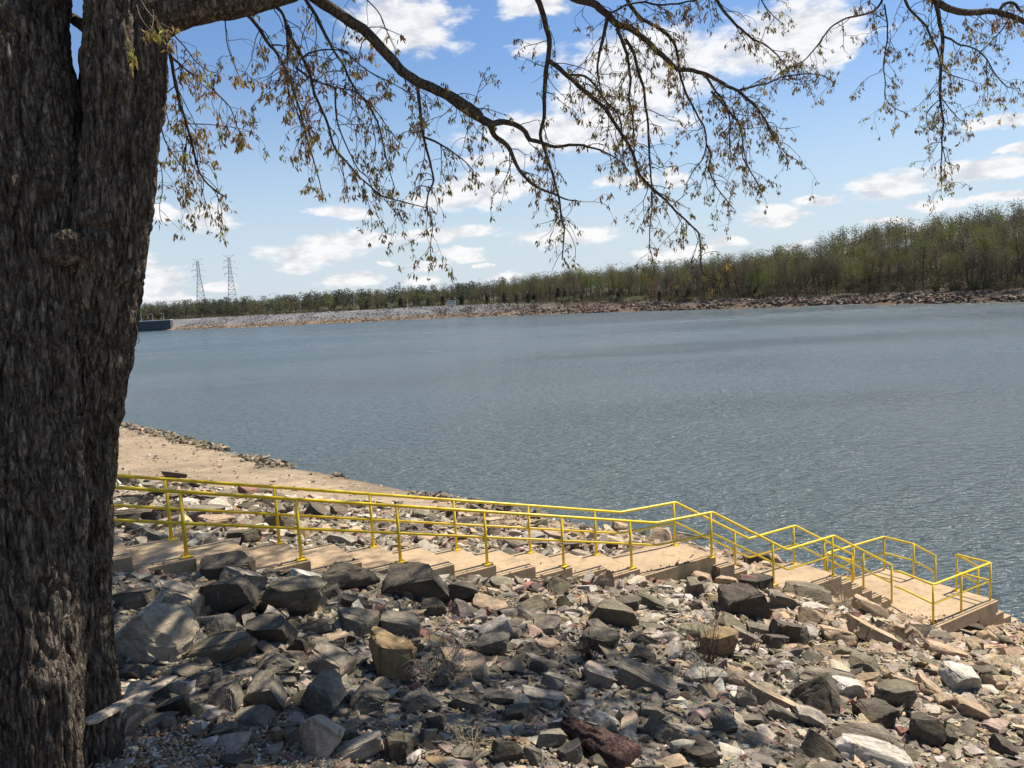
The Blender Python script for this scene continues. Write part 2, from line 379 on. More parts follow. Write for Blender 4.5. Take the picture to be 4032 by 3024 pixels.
def water_material():
    m, nt, b, o = mat_new('lake_water'); L = nt.links
    P = nod(nt, 'ShaderNodeNewGeometry').outputs['Position']
    def rot(sc, a):
        mp = nod(nt, 'ShaderNodeMapping'); mp.inputs['Scale'].default_value = sc; mp.inputs['Rotation'].default_value = (0, 0, a); L.new(P, mp.inputs[0]); return mp.outputs[0]
    w1 = noise(nt, rot((.5, 1., 1), .12), 4.6, 3, .5); w2 = noise(nt, rot((.55, 1., 1), -.25), 13, 4, .6); w3 = noise(nt, rot((.45, 1, 1), .05), 1.8, 3, .5)
    w4 = noise(nt, rot((.35, 1., 1), .3), .018, 4, .5)
    gust = ramp(nt, w4, [(.38, .3), (.62, 1.0)])
    # silty water under the surface
    c = mixc(nt, ramp(nt, noise(nt, P, .02, 3, .5), [(.35, 0.), (.65, 1.)]), (.060, .086, .092), (.072, .094, .092))
    foam = ramp(nt, noise(nt, rot((.45, 1.2, 1), .1), .55, 6, .75), [(.735, 0.), (.76, .8)])
    c = mixc(nt, foam, c, (.75, .78, .78))
    L.new(c, b.inputs['Base Color']); L.new(ramp(nt, w4, [(.4, .15), (.6, .30)]), b.inputs['Roughness']); b.inputs['IOR'].default_value = 1.333
    p = bump(nt, w3, .8, .58, None); p = bump(nt, w1, 1., .32, None, p)
    b2 = nod(nt, 'ShaderNodeBump', i_Distance=.11); L.new(w2, b2.inputs['Height']); L.new(p, b2.inputs['Normal'])
    gm = nod(nt, 'ShaderNodeMath', operation='MULTIPLY'); L.new(gust, gm.inputs[0]); gm.inputs[1].default_value = .8; L.new(gm.outputs[0], b2.inputs['Strength'])
    L.new(b2.outputs[0], b.inputs['Normal'])
    return m
M_WATER = water_material()

# ------------------------------------------------------------------ near bank terrain
SHORE = np.array([(-140,190),(-90,130),(-60,100),(-34.5,72.1),(-22.5,58.9),(-14.4,49.4),(-8.4,43.4),(-2.7,37.6),(3,32.2),(8,27.8),(10.6,24.8),(13.0,21.4),(16,16),(22,6),(30,-10),(44,-40)])
def polydist(x, y, PL):
    P = np.stack([x, y], -1); best = np.full(x.shape, 1e9); sg = np.ones(x.shape)
    for a, b in zip(PL[:-1], PL[1:]):
        d = b-a; t = np.clip(((P-a)@d)/(d@d), 0, 1); q = P-a-t[..., None]*d; dist = np.hypot(q[..., 0], q[..., 1])
        crs = d[0]*(P[..., 1]-a[1])-d[1]*(P[..., 0]-a[0]); k = dist < best
        best = np.where(k, dist, best); sg = np.where(k, np.where(crs > 0, -1., 1.), sg)
    return best*sg
def ground(x, y, rough=True):
    x = np.asarray(x, float); y = np.asarray(y, float)
    s = polydist(x, y, SHORE)
    zr = np.interp(s, [-40,-6,0,2.4,4.4,6.6,10.2,12.1,16.9,20,21.6,24,30,60], [-8,-1.6,-.05,.36,.92,1.98,3.28,3.68,4.91,5.70,6.08,6.65,7.9,12])
    zl = np.interp(s, [-40,-6,0,5,11,15,18,20,22,24,30,60], [-8,-1.2,-.03,.42,1.15,2.5,4.0,5.2,6.1,6.75,8.0,12])
    k = smooth(22, 32, y)*smooth(2, -10, x)
    z = zr*(1-k)+zl*k
    z = z+1.15*smooth(3.9, 1.0, y)*smooth(9, 5, np.abs(x))     # the knoll one stands on
    if rough:
        P = np.stack([x*.55, y*.55, 0*x], -1); z = z+.10*fbm(P, 3)*smooth(.3, 3, s)
    return z
def hit(X, Y, tmin=4.0, tmax=110):
    d = ray(X, Y); t = np.concatenate([np.arange(tmin, 30, .04), np.arange(30, tmax, .25)])
    P = d[None]*t[:, None]; g = ground(P[:, 0], P[:, 1]); k = np.where(P[:, 2]+CH < g)[0]
    return t[k[0]] if len(k) else tmax

GX = np.concatenate([np.linspace(-140, -14, 64), np.linspace(-13.8, 17, 150), np.linspace(17.5, 60, 30)])
GY = np.concatenate([np.linspace(-20, 2, 12), np.linspace(2.4, 45, 160), np.linspace(46, 200, 60)])
gx, gy = np.meshgrid(GX, GY); gz = ground(gx, gy); gs = polydist(gx, gy, SHORE)
gz = gz+.03*fbm(np.stack([gx*3, gy*3, 0*gx], -1), 3)*smooth(.5, 2, gs)
V = np.stack([gx, gy, gz], -1).reshape(-1, 3); nx, ny = len(GX), len(GY)
ii = (np.arange(ny-1)[:, None]*nx+np.arange(nx-1)[None]).ravel()
F = np.stack([ii, ii+1, ii+nx+1, ii+nx], -1)
sandk = (smooth(20, 30, gy+.35*fbm(np.stack([gx*.3, gy*.3, 0*gx], -1), 3)*8)*smooth(16, 11, gs)*smooth(4, -6, gx)).reshape(-1, 1)
tank = smooth(15, 7, gs).reshape(-1, 1)
gt = (1-tank)*np.array([.24, .205, .16])+tank*np.array([.33, .25, .165])
gt = gt*(1-sandk)+sandk*(np.array([.325, .25, .165])*(1+.55*fbm(np.stack([gx*.22, gy*.22, 0*gx], -1).reshape(-1, 3), 4, .6)[:, None]))
gt = gt*(1-.45*smooth(.9, .15, gs).reshape(-1, 1)*(gs.reshape(-1, 1) > -1))   # wet edge
bank = tag(obj('bank_ground', nmesh('bank_ground', V, F, M_GROUND, gt, True)), kind='structure')

# lake
WX, WY = 900, 1400
lake = tag(obj('lake_water', nmesh('lake_water', [(-WX, -60, 0), (WX, -60, 0), (WX, WY, 0), (-WX, WY, 0)], np.array([[0, 1, 2, 3]]), M_WATER)), kind='structure')
tag(obj('lake_bed', nmesh('lake_bed', [(-2500, -300, -9), (2500, -300, -9), (2500, 4000, -9), (-2500, 4000, -9)], np.array([[0, 1, 2, 3]]), M_GROUND, np.full((4, 3), .12))), kind='structure')

# ------------------------------------------------------------------ stairway
TH1 = .5631; A0 = np.array([-4.6146, 11.0969]); S1, DR = 1.5872, .3949
TH2 = .5409; A6 = np.array([3.8418, 16.2005]); STW = 1.0837; PHt = .92
d1 = np.array([math.cos(TH1), math.sin(TH1)]); v1 = np.array([-d1[1], d1[0]])
d2 = np.array([math.cos(TH2), math.sin(TH2)]); v2 = np.array([-d2[1], d2[0]])
Z0 = CH-3.3411; ZL1 = CH-5.4842; ZL2 = CH-6.7174; ZP = CH-7.8914
def f1(u, v, z): p = A0+d1*u+v1*v; return np.array([p[0], p[1], z])
def f2(u, v, z): p = A6+d2*u+v2*v; return np.array([p[0], p[1], z])
def mapper(A, d, v):
    return lambda Q: np.stack([A[0]+d[0]*Q[:, 0]+v[0]*Q[:, 1], A[1]+d[1]*Q[:, 0]+v[1]*Q[:, 1], Q[:, 2]], -1)
MA, M2 = mapper(A0, d1, v1), mapper(A6, d2, v2)
stair = thing('concrete_stairway', 'tan concrete stairway with two landings and a platform going down to the water', 'stairs', tuple(f1(0, 0, Z0)))
SLOC = Vector(stair.location)
def slab(name, u0, u1, va, vb, z1, z0, M, groove=True):
    b = bmesh.new()
    def bx(lo, hi):
        q = MB().box(lo, hi, M); vs = [b.verts.new(Vector(c)-SLOC) for c in q.V[0]]
        for f in q.F: b.faces.new([vs[i] for i in f])
    if groove:
        e, g = .055, .022
        bx((u0, va, z0), (u1, va+e, z1-.004)); bx((u0, va+e+g, z0), (u1, vb-e-g, z1)); bx((u0, vb-e, z0), (u1, vb, z1-.004))
        bx((u0+.004, va+e-.01, z0+.01), (u1-.02, va+e+g+.01, z1-.05)); bx((u0+.004, vb-e-g-.01, z0+.01), (u1-.02, vb-e+.01, z1-.05))
    else: bx((u0, va, z0), (u1, vb, z1))
    bmesh.ops.bevel(b, geom=list(b.edges), offset=.009, segments=2, affect='EDGES', profile=.5)
    me = bpy.data.meshes.new(name); b.to_mesh(me); b.free(); me.materials.append(M_CONC)
    return obj(name, me, stair)
VA, VB = -.13, STW+.13
TR = S1/2; RI = DR/2
for k in range(-5, 11):                       # first flight: deep treads
    slab('step', .10+(k-1)*TR+.003, .10+k*TR, VA, VB, Z0-k*RI, Z0-k*RI-.42, MA)
# first landing; joins the first flight to the second
slab('landing', .10+10*TR+.004, 10.06, VA, VB, ZL1, ZL1-.45, MA)
r2 = (ZL1-ZL2)/6
for k in range(1, 6): slab('step', .14+(k-1)*.362-.05, .14+k*.362, VA, VB, ZL1-k*r2, ZL1-k*r2-.5, M2)
slab('landing', .14+5*.362+.004, 3.86, VA, VB, ZL2, ZL2-.5, M2)
r3 = (ZL2-ZP)/6
for k in range(1, 6): slab('step', 3.86+(k-1)*.362-.05, 3.86+k*.362, VA, VB, ZL2-k*r3, ZL2-k*r3-.55, M2)
UD, UC, VN, VF = 5.4502, 7.7627, 1.3129, 1.5038
slab('platform', UD-.12, UC+.12, -VN-.13, VF+.13, ZP, ZP-.30, M2)
for k in range(1, 10): slab('step', UC+.12+(k-1)*.36-.04, UC+.12+k*.36, -.62, .80, ZP-k*.196, ZP-k*.196-.55, M2, False)

# ------------------------------------------------------------------ yellow pipe railings
def round_path(P, r=.05, seg=3):
    P = [np.asarray(p, float) for p in P]; out = [P[0]]
    for a, b, c in zip(P[:-2], P[1:-1], P[2:]):
        ra = min(r, np.linalg.norm(a-b)*.4); rc = min(r, np.linalg.norm(c-b)*.4)
        s = b+(a-b)/np.linalg.norm(a-b)*ra; e = b+(c-b)/np.linalg.norm(c-b)*rc
        for i in range(seg+1):
            t = i/seg; out.append((1-t)**2*s+2*t*(1-t)*b+t*t*e)
    out.append(P[-1]); return out
RR = .0265
def railing(label, base, tops, mids, posts, plates=True, extra=()):
    """tops / mids: lists of polylines; posts: (foot, top) pairs"""
    t = thing('pipe_railing', label, 'railing', tuple(base), 'yellow pipe railings of the stairway'); o = np.array(base)
    for P in tops: obj('top_rail', MB().tube(np.array(round_path(P))-o, RR, 10).mesh('top_rail', M_YEL, True), t)
    for P in mids: obj('mid_rail', MB().tube(np.array(round_path(P))-o, RR*.86, 10).mesh('mid_rail', M_YEL, True), t)
    for foot, top, plate in posts:
        po = obj('post', MB().tube(np.array([foot, top])-o, RR*.95, 10).mesh('post', M_YEL, True), t)
        if plate:
            q = MB(); f = np.asarray(foot)-o
            M = lambda Q: np.stack([f[0]+d1[0]*Q[:, 0]+v1[0]*Q[:, 1], f[1]+d1[1]*Q[:, 0]+v1[1]*Q[:, 1], f[2]+Q[:, 2]], -1)
            q.box((-.075, -.06, .001), (.075, .06, .014), M)
            for a in (-.055, .055):
                for b_ in (-.042, .042): q.box((a-.01, b_-.01, .0145), (a+.01, b_+.01, .024), M)
            obj('base_plate', q.mesh('base_plate', M_YEL), po)
    return t
up = np.array([0, 0, PHt]); md = np.array([0, 0, PHt*.52])
def side(v, label):
    zs = lambda u: Z0-DR/S1*u
    ub = (Z0-ZL1)/(DR/S1)
    e6 = f2(.06, v, ZL1); uend = 5.8736; zn7 = CH-6.4686
    # second-flight slope through post 7, then level over the landing, then down to the end post
    ub2 = 1.7795+(zn7-ZL2)/((ZL1-zn7)/1.74)
    line = [f1(-3.2, v, zs(-3.2)), f1(ub, v, ZL1), e6, f2(ub2, v, ZL2), f2(3.78, v, ZL2), f2(uend, v, ZP+.02)]
    top = [p+up for p in line]; mid = [p+md for p in line]
    posts = [(f1(S1*k, v, Z0-DR*k), f1(S1*k, v, zs(S1*k))+up, True) for k in range(-2, 6)]
    posts += [(f2(0, v, ZL1), f2(0, v, ZL1)+up, True), (f2(1.7795, v, zn7), f2(1.7795, v, zn7)+up, True),
              (f2(3.719, v, ZL2), f2(3.719, v, ZL2)+up, True), (f2(4.8063, v, ZL2-3*r3), f2(4.8063, v, CH-7.3213)+up, False),
              (f2(uend, v, ZP), f2(uend, v, ZP)+up*1.0, False)]
    return railing(label, f1(0, v, Z0), [top], [mid], posts)
side(0, 'long yellow pipe railing on the near side of the stairs')
side(STW, 'long yellow pipe railing on the lake side of the stairs')
# platform railings
V3, V4 = -.4846, .6518; UA, VAc = 5.5413, 1.5903
P = lambda u, v: f2(u, v, ZP)
def dn(u, v): return f2(u, v, ZP-(u-UC)*.196/.36)
railing('yellow railing round the near corner of the water platform', P(UC, -VN),
        [[P(5.93, -.05)+up*.86, P(UD+.45, -.22)+up*.9, P(UD, -VN)+up, P(UC, -VN)+up, P(UC, V3)+up, dn(UC+.95, V3)+up]],
        [[P(5.93, -.05)+md*.86, P(UD+.45, -.22)+md*.9, P(UD, -VN)+md, P(UC, -VN)+md, P(UC, V3)+md, dn(UC+.95, V3)+md]],
        [(P(UD, -VN), P(UD, -VN)+up, False), (P(UC, -VN), P(UC, -VN)+up, False), (P(UC, V3), P(UC, V3)+up, True),
         (P(6.55, -VN), P(6.55, -VN)+up, False), (dn(UC+.95, V3)-.25*up, dn(UC+.95, V3)+up, False)])
railing('yellow railing round the lake side corner of the water platform', P(UC, VF),
        [[P(5.93, STW+.03)+up*.82, P(UA, VAc)+up, P(UC, VF)+up, P(UC, V4)+up, dn(UC+.95, V4)+up]],
        [[P(5.93, STW+.03)+md*.6, P(UA, VAc)+md*.6, P(UA+.04, VAc)+md, P(UC, VF)+md, P(UC, V4)+md, dn(UC+.95, V4)+md]],
        [(P(UA, VAc)-.15*up, P(UA, VAc)+up, False), (P(6.55, VF+.04), P(6.55, VF+.04)+up, False), (P(UC, VF), P(UC, VF)+up, False), (P(UC, V4), P(UC, V4)+up, False),
         (dn(UC+.95, V4)-.25*up, dn(UC+.95, V4)+up, False)])

# ------------------------------------------------------------------ the oak in the foreground
PX = PW/2212
OAK_T = 5.5
oak = thing('oak_tree', 'big oak with a forked shaggy trunk and branches hanging over the bank', 'tree', tuple(at(95*PX, 1640*PX, OAK_T)))
OL = np.array(oak.location)
def bark_disp(P, ax, amp, seed):
    """ridged, vertically stretched relief"""
    Q = P*np.array([1, 1, .19]); W_ = Q+.05*np.stack([perlin(P*3+k*7.7+seed) for k in range(3)], -1)
    n1 = perlin(W_*13+seed); n2 = perlin(W_*27+seed*2.1); n3 = perlin(W_*52+seed)
    crack = -1.0*np.exp(-(n1/.07)**2)-.6*np.exp(-(n2/.09)**2)-.25*np.exp(-(n3/.15)**2)
    plate = .35*perlin(Q*22+seed*3)+.22*fbm(P*np.array([60, 60, 30])+seed, 2)+.5*fbm(P*np.array([5, 5, 2.5])+seed, 2)
    return amp*(crack+plate+.35)+amp*1.6*fbm(P*1.9+seed, 3)
def stem(name, pts, seg, rings, amp, seed, parent=oak, mat=None, flat=1.0):
    """pts: (x, y, radius) in 2212-px photo units plus camera depth"""
    pts = np.array(pts, float)
    P3 = np.array([at(x*PX, y*PX, t) for x, y, r, t in pts]); r3 = np.array([r*PX*t/FPX for x, y, r, t in pts])
    s = np.concatenate([[0], np.cumsum(np.linalg.norm(np.diff(P3, axis=0), axis=1))])
    # smooth interpolation
    q = np.linspace(0, s[-1], rings)
    def ip(a):
        b = np.interp(q, s, a); k = max(3, rings//len(pts)//2*2+1); ker = np.hanning(k+2)[1:-1]; ker /= ker.sum()
        return np.convolve(np.pad(b, k//2, mode='reflect', reflect_type='odd'), ker, 'valid')
    C3 = np.stack([ip(P3[:, i]) for i in range(3)], -1); rr = ip(r3)
    T = np.gradient(C3, axis=0); T /= np.linalg.norm(T, axis=1)[:, None]
    a = np.array([1., 0, 0]) if abs(T[len(T)//2][2]) > .6 else np.array([0, 0, 1.])
    u = a-T*(T@a)[:, None]; u /= np.linalg.norm(u, axis=1)[:, None]; w = np.cross(T, u)
    an = np.arange(seg)*2*math.pi/seg
    dirs = np.cos(an)[None, :, None]*u[:, None]+np.sin(an)[None, :, None]*w[:, None]*flat
    V = C3[:, None]+rr[:, None, None]*dirs
    # stretch relief along the stem: work in stem coordinates
    loc = np.stack([np.cos(an)[None]*rr[:, None], np.sin(an)[None]*rr[:, None], np.broadcast_to(q[:, None], (rings, seg))], -1)
    V = V+dirs*bark_disp(loc, None, amp, seed)[..., None]
    V = V.reshape(-1, 3)-OL
    i = np.arange(rings-1)[:, None]*seg; j = np.arange(seg)[None]; j2 = (j+1) % seg
    F = np.stack([i+j, i+j2, i+seg+j2, i+seg+j], -1).reshape(-1, 4)
    return obj(name, nmesh(name, V, F, mat or M_BARK, None, True), parent)
stem('trunk', [(98,1800,76,5.30),(95,1690,74,5.34),(92,1600,76,5.36),(84,1450,92,5.38),(72,1300,104,5.40),(62,1100,112,5.42),(58,900,116,5.44),(60,700,119,5.46),(60,500,122,5.47),(56,380,122,5.48),(46,250,117,5.5),(30,120,114,5.52),(18,0,120,5.55),(5,-150,116,5.6),(-30,-600,105,5.7),(-90,-1100,85,5.9)], 200, 460, .030, 1.3)
stem('trunk', [(172,1680,96,6.02),(172,1580,84,6.0),(170,1510,78,5.97),(166,1400,71,5.92),(164,1250,71,5.86),(168,1120,71,5.80),(178,980,69,5.74),(192,850,71,5.68),(206,720,75,5.62),(222,600,78,5.57),(240,480,79,5.52),(256,360,78,5.53),(264,240,80,5.54),(270,120,83,5.55),(276,20,88,5.57),(280,-120,84,5.6),(300,-500,70,5.7),(360,-1000,52,5.9)], 165, 460, .030, 5.1)
stem('stem_fork', [(185,300,26,5.75),(196,200,27,5.74),(210,110,26,5.73),(222,30,24,5.72),(226,-80,22,5.7)], 60, 90, .008, 8.2)
stem('branch_stub', [(222,90,10,5.72),(190,62,13,5.75),(165,45,12,5.8),(140,30,10,5.9),(100,0,9,6.0)], 30, 60, .004, 3.2)
stem('limb', [(262,60,60,5.55),(310,48,56,5.54),(360,22,44,5.53),(410,5,42,5.55),(470,0,42,5.58),(540,-8,40,5.62),(610,-28,38,5.7),(700,-70,36,5.85),(850,-130,33,6.2),(1050,-190,29,6.8),(1300,-230,25,7.4),(1600,-240,21,8.2),(1900,-220,17,9.0),(2200,-160,13,9.8)], 64, 320, .013, 4.4)
# burls and an old branch scar where the stems meet
def burl(name, x, y, rx, ry, t, seed, hollow=False):
    me = bmesh.new(); bmesh.ops.create_icosphere(me, subdivisions=5, radius=1); V = np.array([v.co[:] for v in me.verts]); F = [[v.index for v in f.verts] for f in me.faces]; me.free()
    n = V.copy(); d = .22*fbm(V*1.8+seed, 3)+.10*fbm(V*6+seed, 4, .6)+.05*np.exp(-(perlin(V*5+seed)/.1)**2)*-1.5
    if hollow: d = d-.55*np.exp(-((V[:, 0]**2+(V[:, 2]+.05)**2)/.16))*(V[:, 1] < 0)
    V = V*(1+d)[:, None]; k = PX*t/FPX
    V = V*np.array([rx*k, min(rx, ry)*k*.75, ry*k]); c = at(x*PX, y*PX, t)-OL
    return obj(name, nmesh(name, V+c, np.array(F), M_BARK, None, True), oak)
burl('knot', 203, 470, 44, 20, 5.30, 2.0)
burl('knot', 136, 535, 52, 38, 5.23, 6.0, True)
burl('knot', 205, 522, 46, 40, 5.36, 9.0)

# --- branches traced over the sky; g, h, i: where they pass (photo px), radius from / to, depth from / to
def G(L): return [(500+x/1.5079, y/1.5079) for x, y in L]
def Hh(L): return [(1700+x/1.4429, y/1.4429) for x, y in L]
def I(L): return [(2900+x/1.659, y/1.659) for x, y in L]
BR = [
 (G([(1050,-60),(1170,20),(1240,70),(1330,130),(1420,190),(1510,280),(1600,385),(1700,470),(1830,530),(1960,600),(2110,690)])+Hh([(60,520),(130,575),(220,640),(310,690),(345,712)]), 30, 21, 6.0, 7.2),
 (Hh([(345,712),(400,690),(470,710),(545,750),(556,800),(610,806),(700,832),(850,822),(960,850),(1060,905)]), 17, 3, 7.2, 7.8),
 (Hh([(340,705),(352,765),(430,832),(470,920),(520,1000),(600,1072),(680,1092),(760,1135),(830,1140)]), 15, 3, 7.2, 7.6),
 (Hh([(575,-120),(600,0),(650,120),(668,230),(665,335),(645,420),(640,560),(635,680),(615,780),(640,850),(682,960),(702,1060),(730,1150),(736,1230),(756,1290),(746,1400),(740,1480)]), 17, 3, 7.4, 7.8),
 (Hh([(662,345),(720,375),(790,450),(880,530),(990,620),(1050,720),(1120,820),(1150,900),(1180,1000),(1250,1070),(1330,1140),(1420,1230),(1520,1320),(1530,1420),(1530,1550),(1580,1580),(1640,1600)]), 13, 2.2, 7.5, 8.3),
 (Hh([(760,420),(870,425),(930,480),(980,570),(1050,640),(1080,700),(1082,800),(1086,900),(1100,960)]), 7, 2.2, 7.6, 8.0),
 (Hh([(720,-80),(830,0),(930,20),(1000,80),(1050,150),(1130,155),(1200,210),(1270,280),(1340,340),(1390,390),(1460,400),(1560,420),(1650,475),(1740,515),(1800,570),(1860,620),(1900,700),(1940,780)]), 23, 4, 7.8, 8.8),
 (Hh([(1050,160),(1090,250),(1115,330),(1130,450),(1120,560),(1140,650),(1150,780),(1150,900)]), 9, 3, 8.0, 8.2),
 (Hh([(1100,220),(1150,300),(1165,380),(1200,480),(1215,600),(1230,700),(1235,850),(1240,960),(1250,1060),(1250,1200),(1235,1330),(1240,1420),(1260,1480)]), 9, 2, 8.0, 8.4),
 (Hh([(1000,90),(985,160),(970,230),(940,370),(945,450),(960,520),(1000,600)]), 11, 2.5, 8.0, 7.9),
 (Hh([(1080,-60),(1120,20),(1170,90),(1250,140),(1320,180),(1380,240),(1400,330),(1410,420),(1440,520),(1500,640),(1550,720),(1562,820),(1545,900),(1480,980),(1440,1050)]), 11, 2.2, 8.2, 8.7),
 (Hh([(1562,820),(1590,880),(1570,960),(1610,1050),(1660,1120),(1720,1190)]), 5, 1.8, 8.6, 8.8),
 (Hh([(1545,410),(1600,500),(1680,600),(1700,700),(1690,800),(1700,900)]), 7, 2, 8.6, 8.8),
 (Hh([(1590,520),(1680,620),(1760,720),(1770,830),(1760,880),(1800,960),(1860,1050)]), 6, 1.8, 8.7, 9.0),
 (Hh([(1740,515),(1820,490),(1900,480),(2000,430)])+I([(290,500),(380,490),(480,480),(560,490),(640,540)]), 7, 2, 8.7, 9.4),
 (Hh([(1800,570)])+I([(0,590),(130,690),(190,780),(240,860),(260,930),(320,1000),(400,1050)]), 7, 2, 8.7, 9.3),
 (I([(-30,700),(0,790),(40,880),(50,1000),(70,1080),(120,1170),(150,1230)]), 4.5, 1.8, 8.8, 9.1),
 (Hh([(1000,80),(1100,30),(1200,10),(1300,30),(1400,20),(1500,0),(1600,-30)]), 6, 4, 8.0, 8.8),
 (Hh([(1590,-60),(1650,60),(1720,130)])+I([(60,220),(110,260),(190,290),(250,340),(300,400),(330,440)]), 9, 2.5, 8.6, 9.3),
 (I([(140,-60),(160,0),(200,60),(260,120),(300,160)]), 4, 2, 9.0, 9.2),
 (I([(1100,-120),(1200,-50),(1290,0),(1370,50),(1450,80),(1540,85),(1640,70),(1720,80),(1800,110),(1890,150),(2100,250)]), 20, 12, 9.0, 9.6),
 (I([(1715,78),(1760,20),(1820,15),(1840,70),(1900,80)]), 9, 6, 9.4, 9.5),
 (I([(1300,0),(1320,100),(1345,200),(1345,300),(1335,450),(1330,580),(1335,700),(1350,800),(1345,900),(1340,1000),(1335,1100),(1340,1200)]), 12, 2.2, 9.1, 9.6),
 (I([(1070,-80),(1100,0),(1130,60),(1200,130),(1250,190),(1280,270),(1310,310),(1330,400)]), 8, 4, 9.0, 9.2),
 (I([(1355,240),(1410,260),(1450,295),(1520,300),(1580,330),(1640,390),(1700,500),(1770,575),(1850,578)]), 5.5, 1.8, 9.2, 9.6),
 (I([(970,-70),(950,0),(920,60),(860,90),(760,110),(690,130),(610,180),(520,310),(430,410),(330,440)]), 6, 2.5, 9.0, 9.4),
 (I([(965,30),(985,150),(990,250),(970,370),(960,450),(970,540),(965,630),(1000,680),(1060,720),(1110,740)]), 4.5, 1.8, 9.0, 9.3),
 (I([(1780,125),(1720,210),(1640,300),(1560,370)]), 4.5, 1.8, 9.5, 9.6),
 (I([(1640,390),(1630,460),(1645,560),(1640,640)]), 2.6, 1.5, 9.5, 9.6),
 (I([(1345,460),(1420,500),(1500,520),(1570,545)]), 3.2, 1.5, 9.3, 9.5),
 (I([(1332,650),(1270,700),(1230,760),(1250,830)]), 3, 1.5, 9.3, 9.5),
 (I([(1340,640),(1400,720),(1450,780),(1500,800)]), 3, 1.5, 9.3, 9.5),
 (I([(1348,960),(1370,1070),(1440,1085)]), 2.6, 1.5, 9.5, 9.5),
 (G([(215,120),(232,220),(262,330),(272,440),(300,540),(320,640),(350,720),(380,820),(400,910),(430,1030),(490,1110),(580,1165)]), 11, 4, 5.75, 6.3),
 (G([(225,290),(320,390),(400,450),(480,490),(540,560),(620,640),(640,730),(710,850)]), 6, 1.8, 5.9, 6.4),
 (G([(245,170),(340,270),(400,360),(470,420),(550,440)]), 4.5, 1.8, 5.8, 6.2),
 (G([(690,60),(740,110),(800,180),(830,260),(900,320),(940,420),(970,480),(1010,600),(1040,700),(1070,830),(1100,920),(1130,1030),(1160,1150)]), 11, 2.2, 5.75, 6.8),
 (G([(830,-10),(900,60),(930,80),(950,180),(955,300),(950,430),(960,560),(1000,640),(1060,780)]), 9, 2.5, 5.9, 6.5),
 (G([(950,150),(1000,280),(1060,370),(1090,450),(1110,560),(1150,640),(1190,730),(1230,880),(1300,960),(1360,1030),(1430,1090),(1500,1160),(1600,1190),(1720,1220),(1790,1240)]), 10, 2.2, 6.0, 6.9),
 (G([(1040,350),(1080,310),(1200,290),(1300,300),(1400,400),(1500,460),(1640,530),(1700,560)]), 5.5, 2, 6.1, 6.6),
 (G([(1040,-30),(1090,40),(1150,150),(1190,230),(1230,310),(1290,390),(1320,480),(1380,560),(1450,640),(1500,760),(1530,900),(1560,1020),(1590,1120)]), 10, 2, 6.0, 7.0),
 (G([(1000,400),(1110,480),(1240,520),(1340,530),(1420,590),(1480,660),(1550,760),(1620,850)]), 5.5, 2, 6.1, 6.8),
 (G([(1235,520),(1240,660),(1260,770),(1290,830),(1340,940),(1380,1020),(1440,1060),(1460,1140)]), 5.5, 2, 6.3, 6.9),
 (G([(1730,500),(1740,660),(1750,780),(1790,940),(1830,1070),(1790,1130),(1775,1250),(1820,1330),(1800,1440),(1800,1520)]), 9.5, 1.8, 6.9, 7.3),
 (G([(1755,810),(1840,850),(1930,900),(2000,950),(2060,1020)]), 6.5, 2, 7.0, 7.2),
 (G([(1380,-60),(1420,0),(1500,70),(1540,180),(1600,300)]), 4, 2, 6.6, 6.9),
 (G([(585,100),(595,280),(640,400),(680,480)]), 3.5, 1.8, 5.7, 6.0),
 (G([(190,700),(240,870),(300,960),(380,1050),(440,1110)]), 4, 1.8, 5.8, 6.2),
 (G([(190,560),(230,640),(250,760),(330,830),(350,930)]), 3.5, 1.6, 5.8, 6.1),
 (G([(160,900),(200,980),(215,1100),(190,1240),(205,1310)]), 3, 1.5, 5.8, 6.1),
 (G([(360,735),(470,740),(560,745),(660,760),(760,790)]), 3, 1.5, 6.1, 6.3),
]
def norm(v): return v/(np.linalg.norm(v)+1e-9)
leafV, leafF, leafC = [], [], []; nleaf = 0
LEAFCOL = np.array([(.29,.185,.060),(.34,.22,.085),(.25,.165,.07),(.36,.27,.07),(.36,.35,.09),(.25,.135,.065),(.32,.235,.12)])
def leaf_cluster(p, n, size, rng, up_=.0):
    global nleaf
    base = LEAFCOL[rng.choice(len(LEAFCOL), p=[.24,.20,.14,.17,.10,.07,.08])]
    for k in range(n):
        d = norm(np.array([rng.normal()*.42, rng.normal()*.42, -1+up_+rng.normal()*.4])); L_ = size*rng.uniform(.6, 1.25); wd = L_*rng.uniform(.10, .20)
        s = norm(np.cross(d, rng.normal(size=3))); o = p+rng.normal(size=3)*size*.28
        nrm = np.cross(d, s)
        leafV.extend([o, o+d*L_*.45+s*wd+nrm*L_*.06, o+d*L_, o+d*L_*.45-s*wd+nrm*L_*.06]); leafF.append((nleaf, nleaf+1, nleaf+2, nleaf+3)); nleaf += 4
        c = base*rng.uniform(.8, 1.5); leafC.extend([c]*4)
def smooth_path(P, step):
    P = np.asarray(P, float); s = np.concatenate([[0], np.cumsum(np.linalg.norm(np.diff(P, axis=0), axis=1))]); n = max(4, int(s[-1]/step))
    q = np.linspace(0, s[-1], n); X = np.stack([np.interp(q, s, P[:, i]) for i in range(3)], -1)
    X[1:-1] = .25*X[:-2]+.5*X[1:-1]+.25*X[2:]; return X, q
rngT = np.random.default_rng(21)
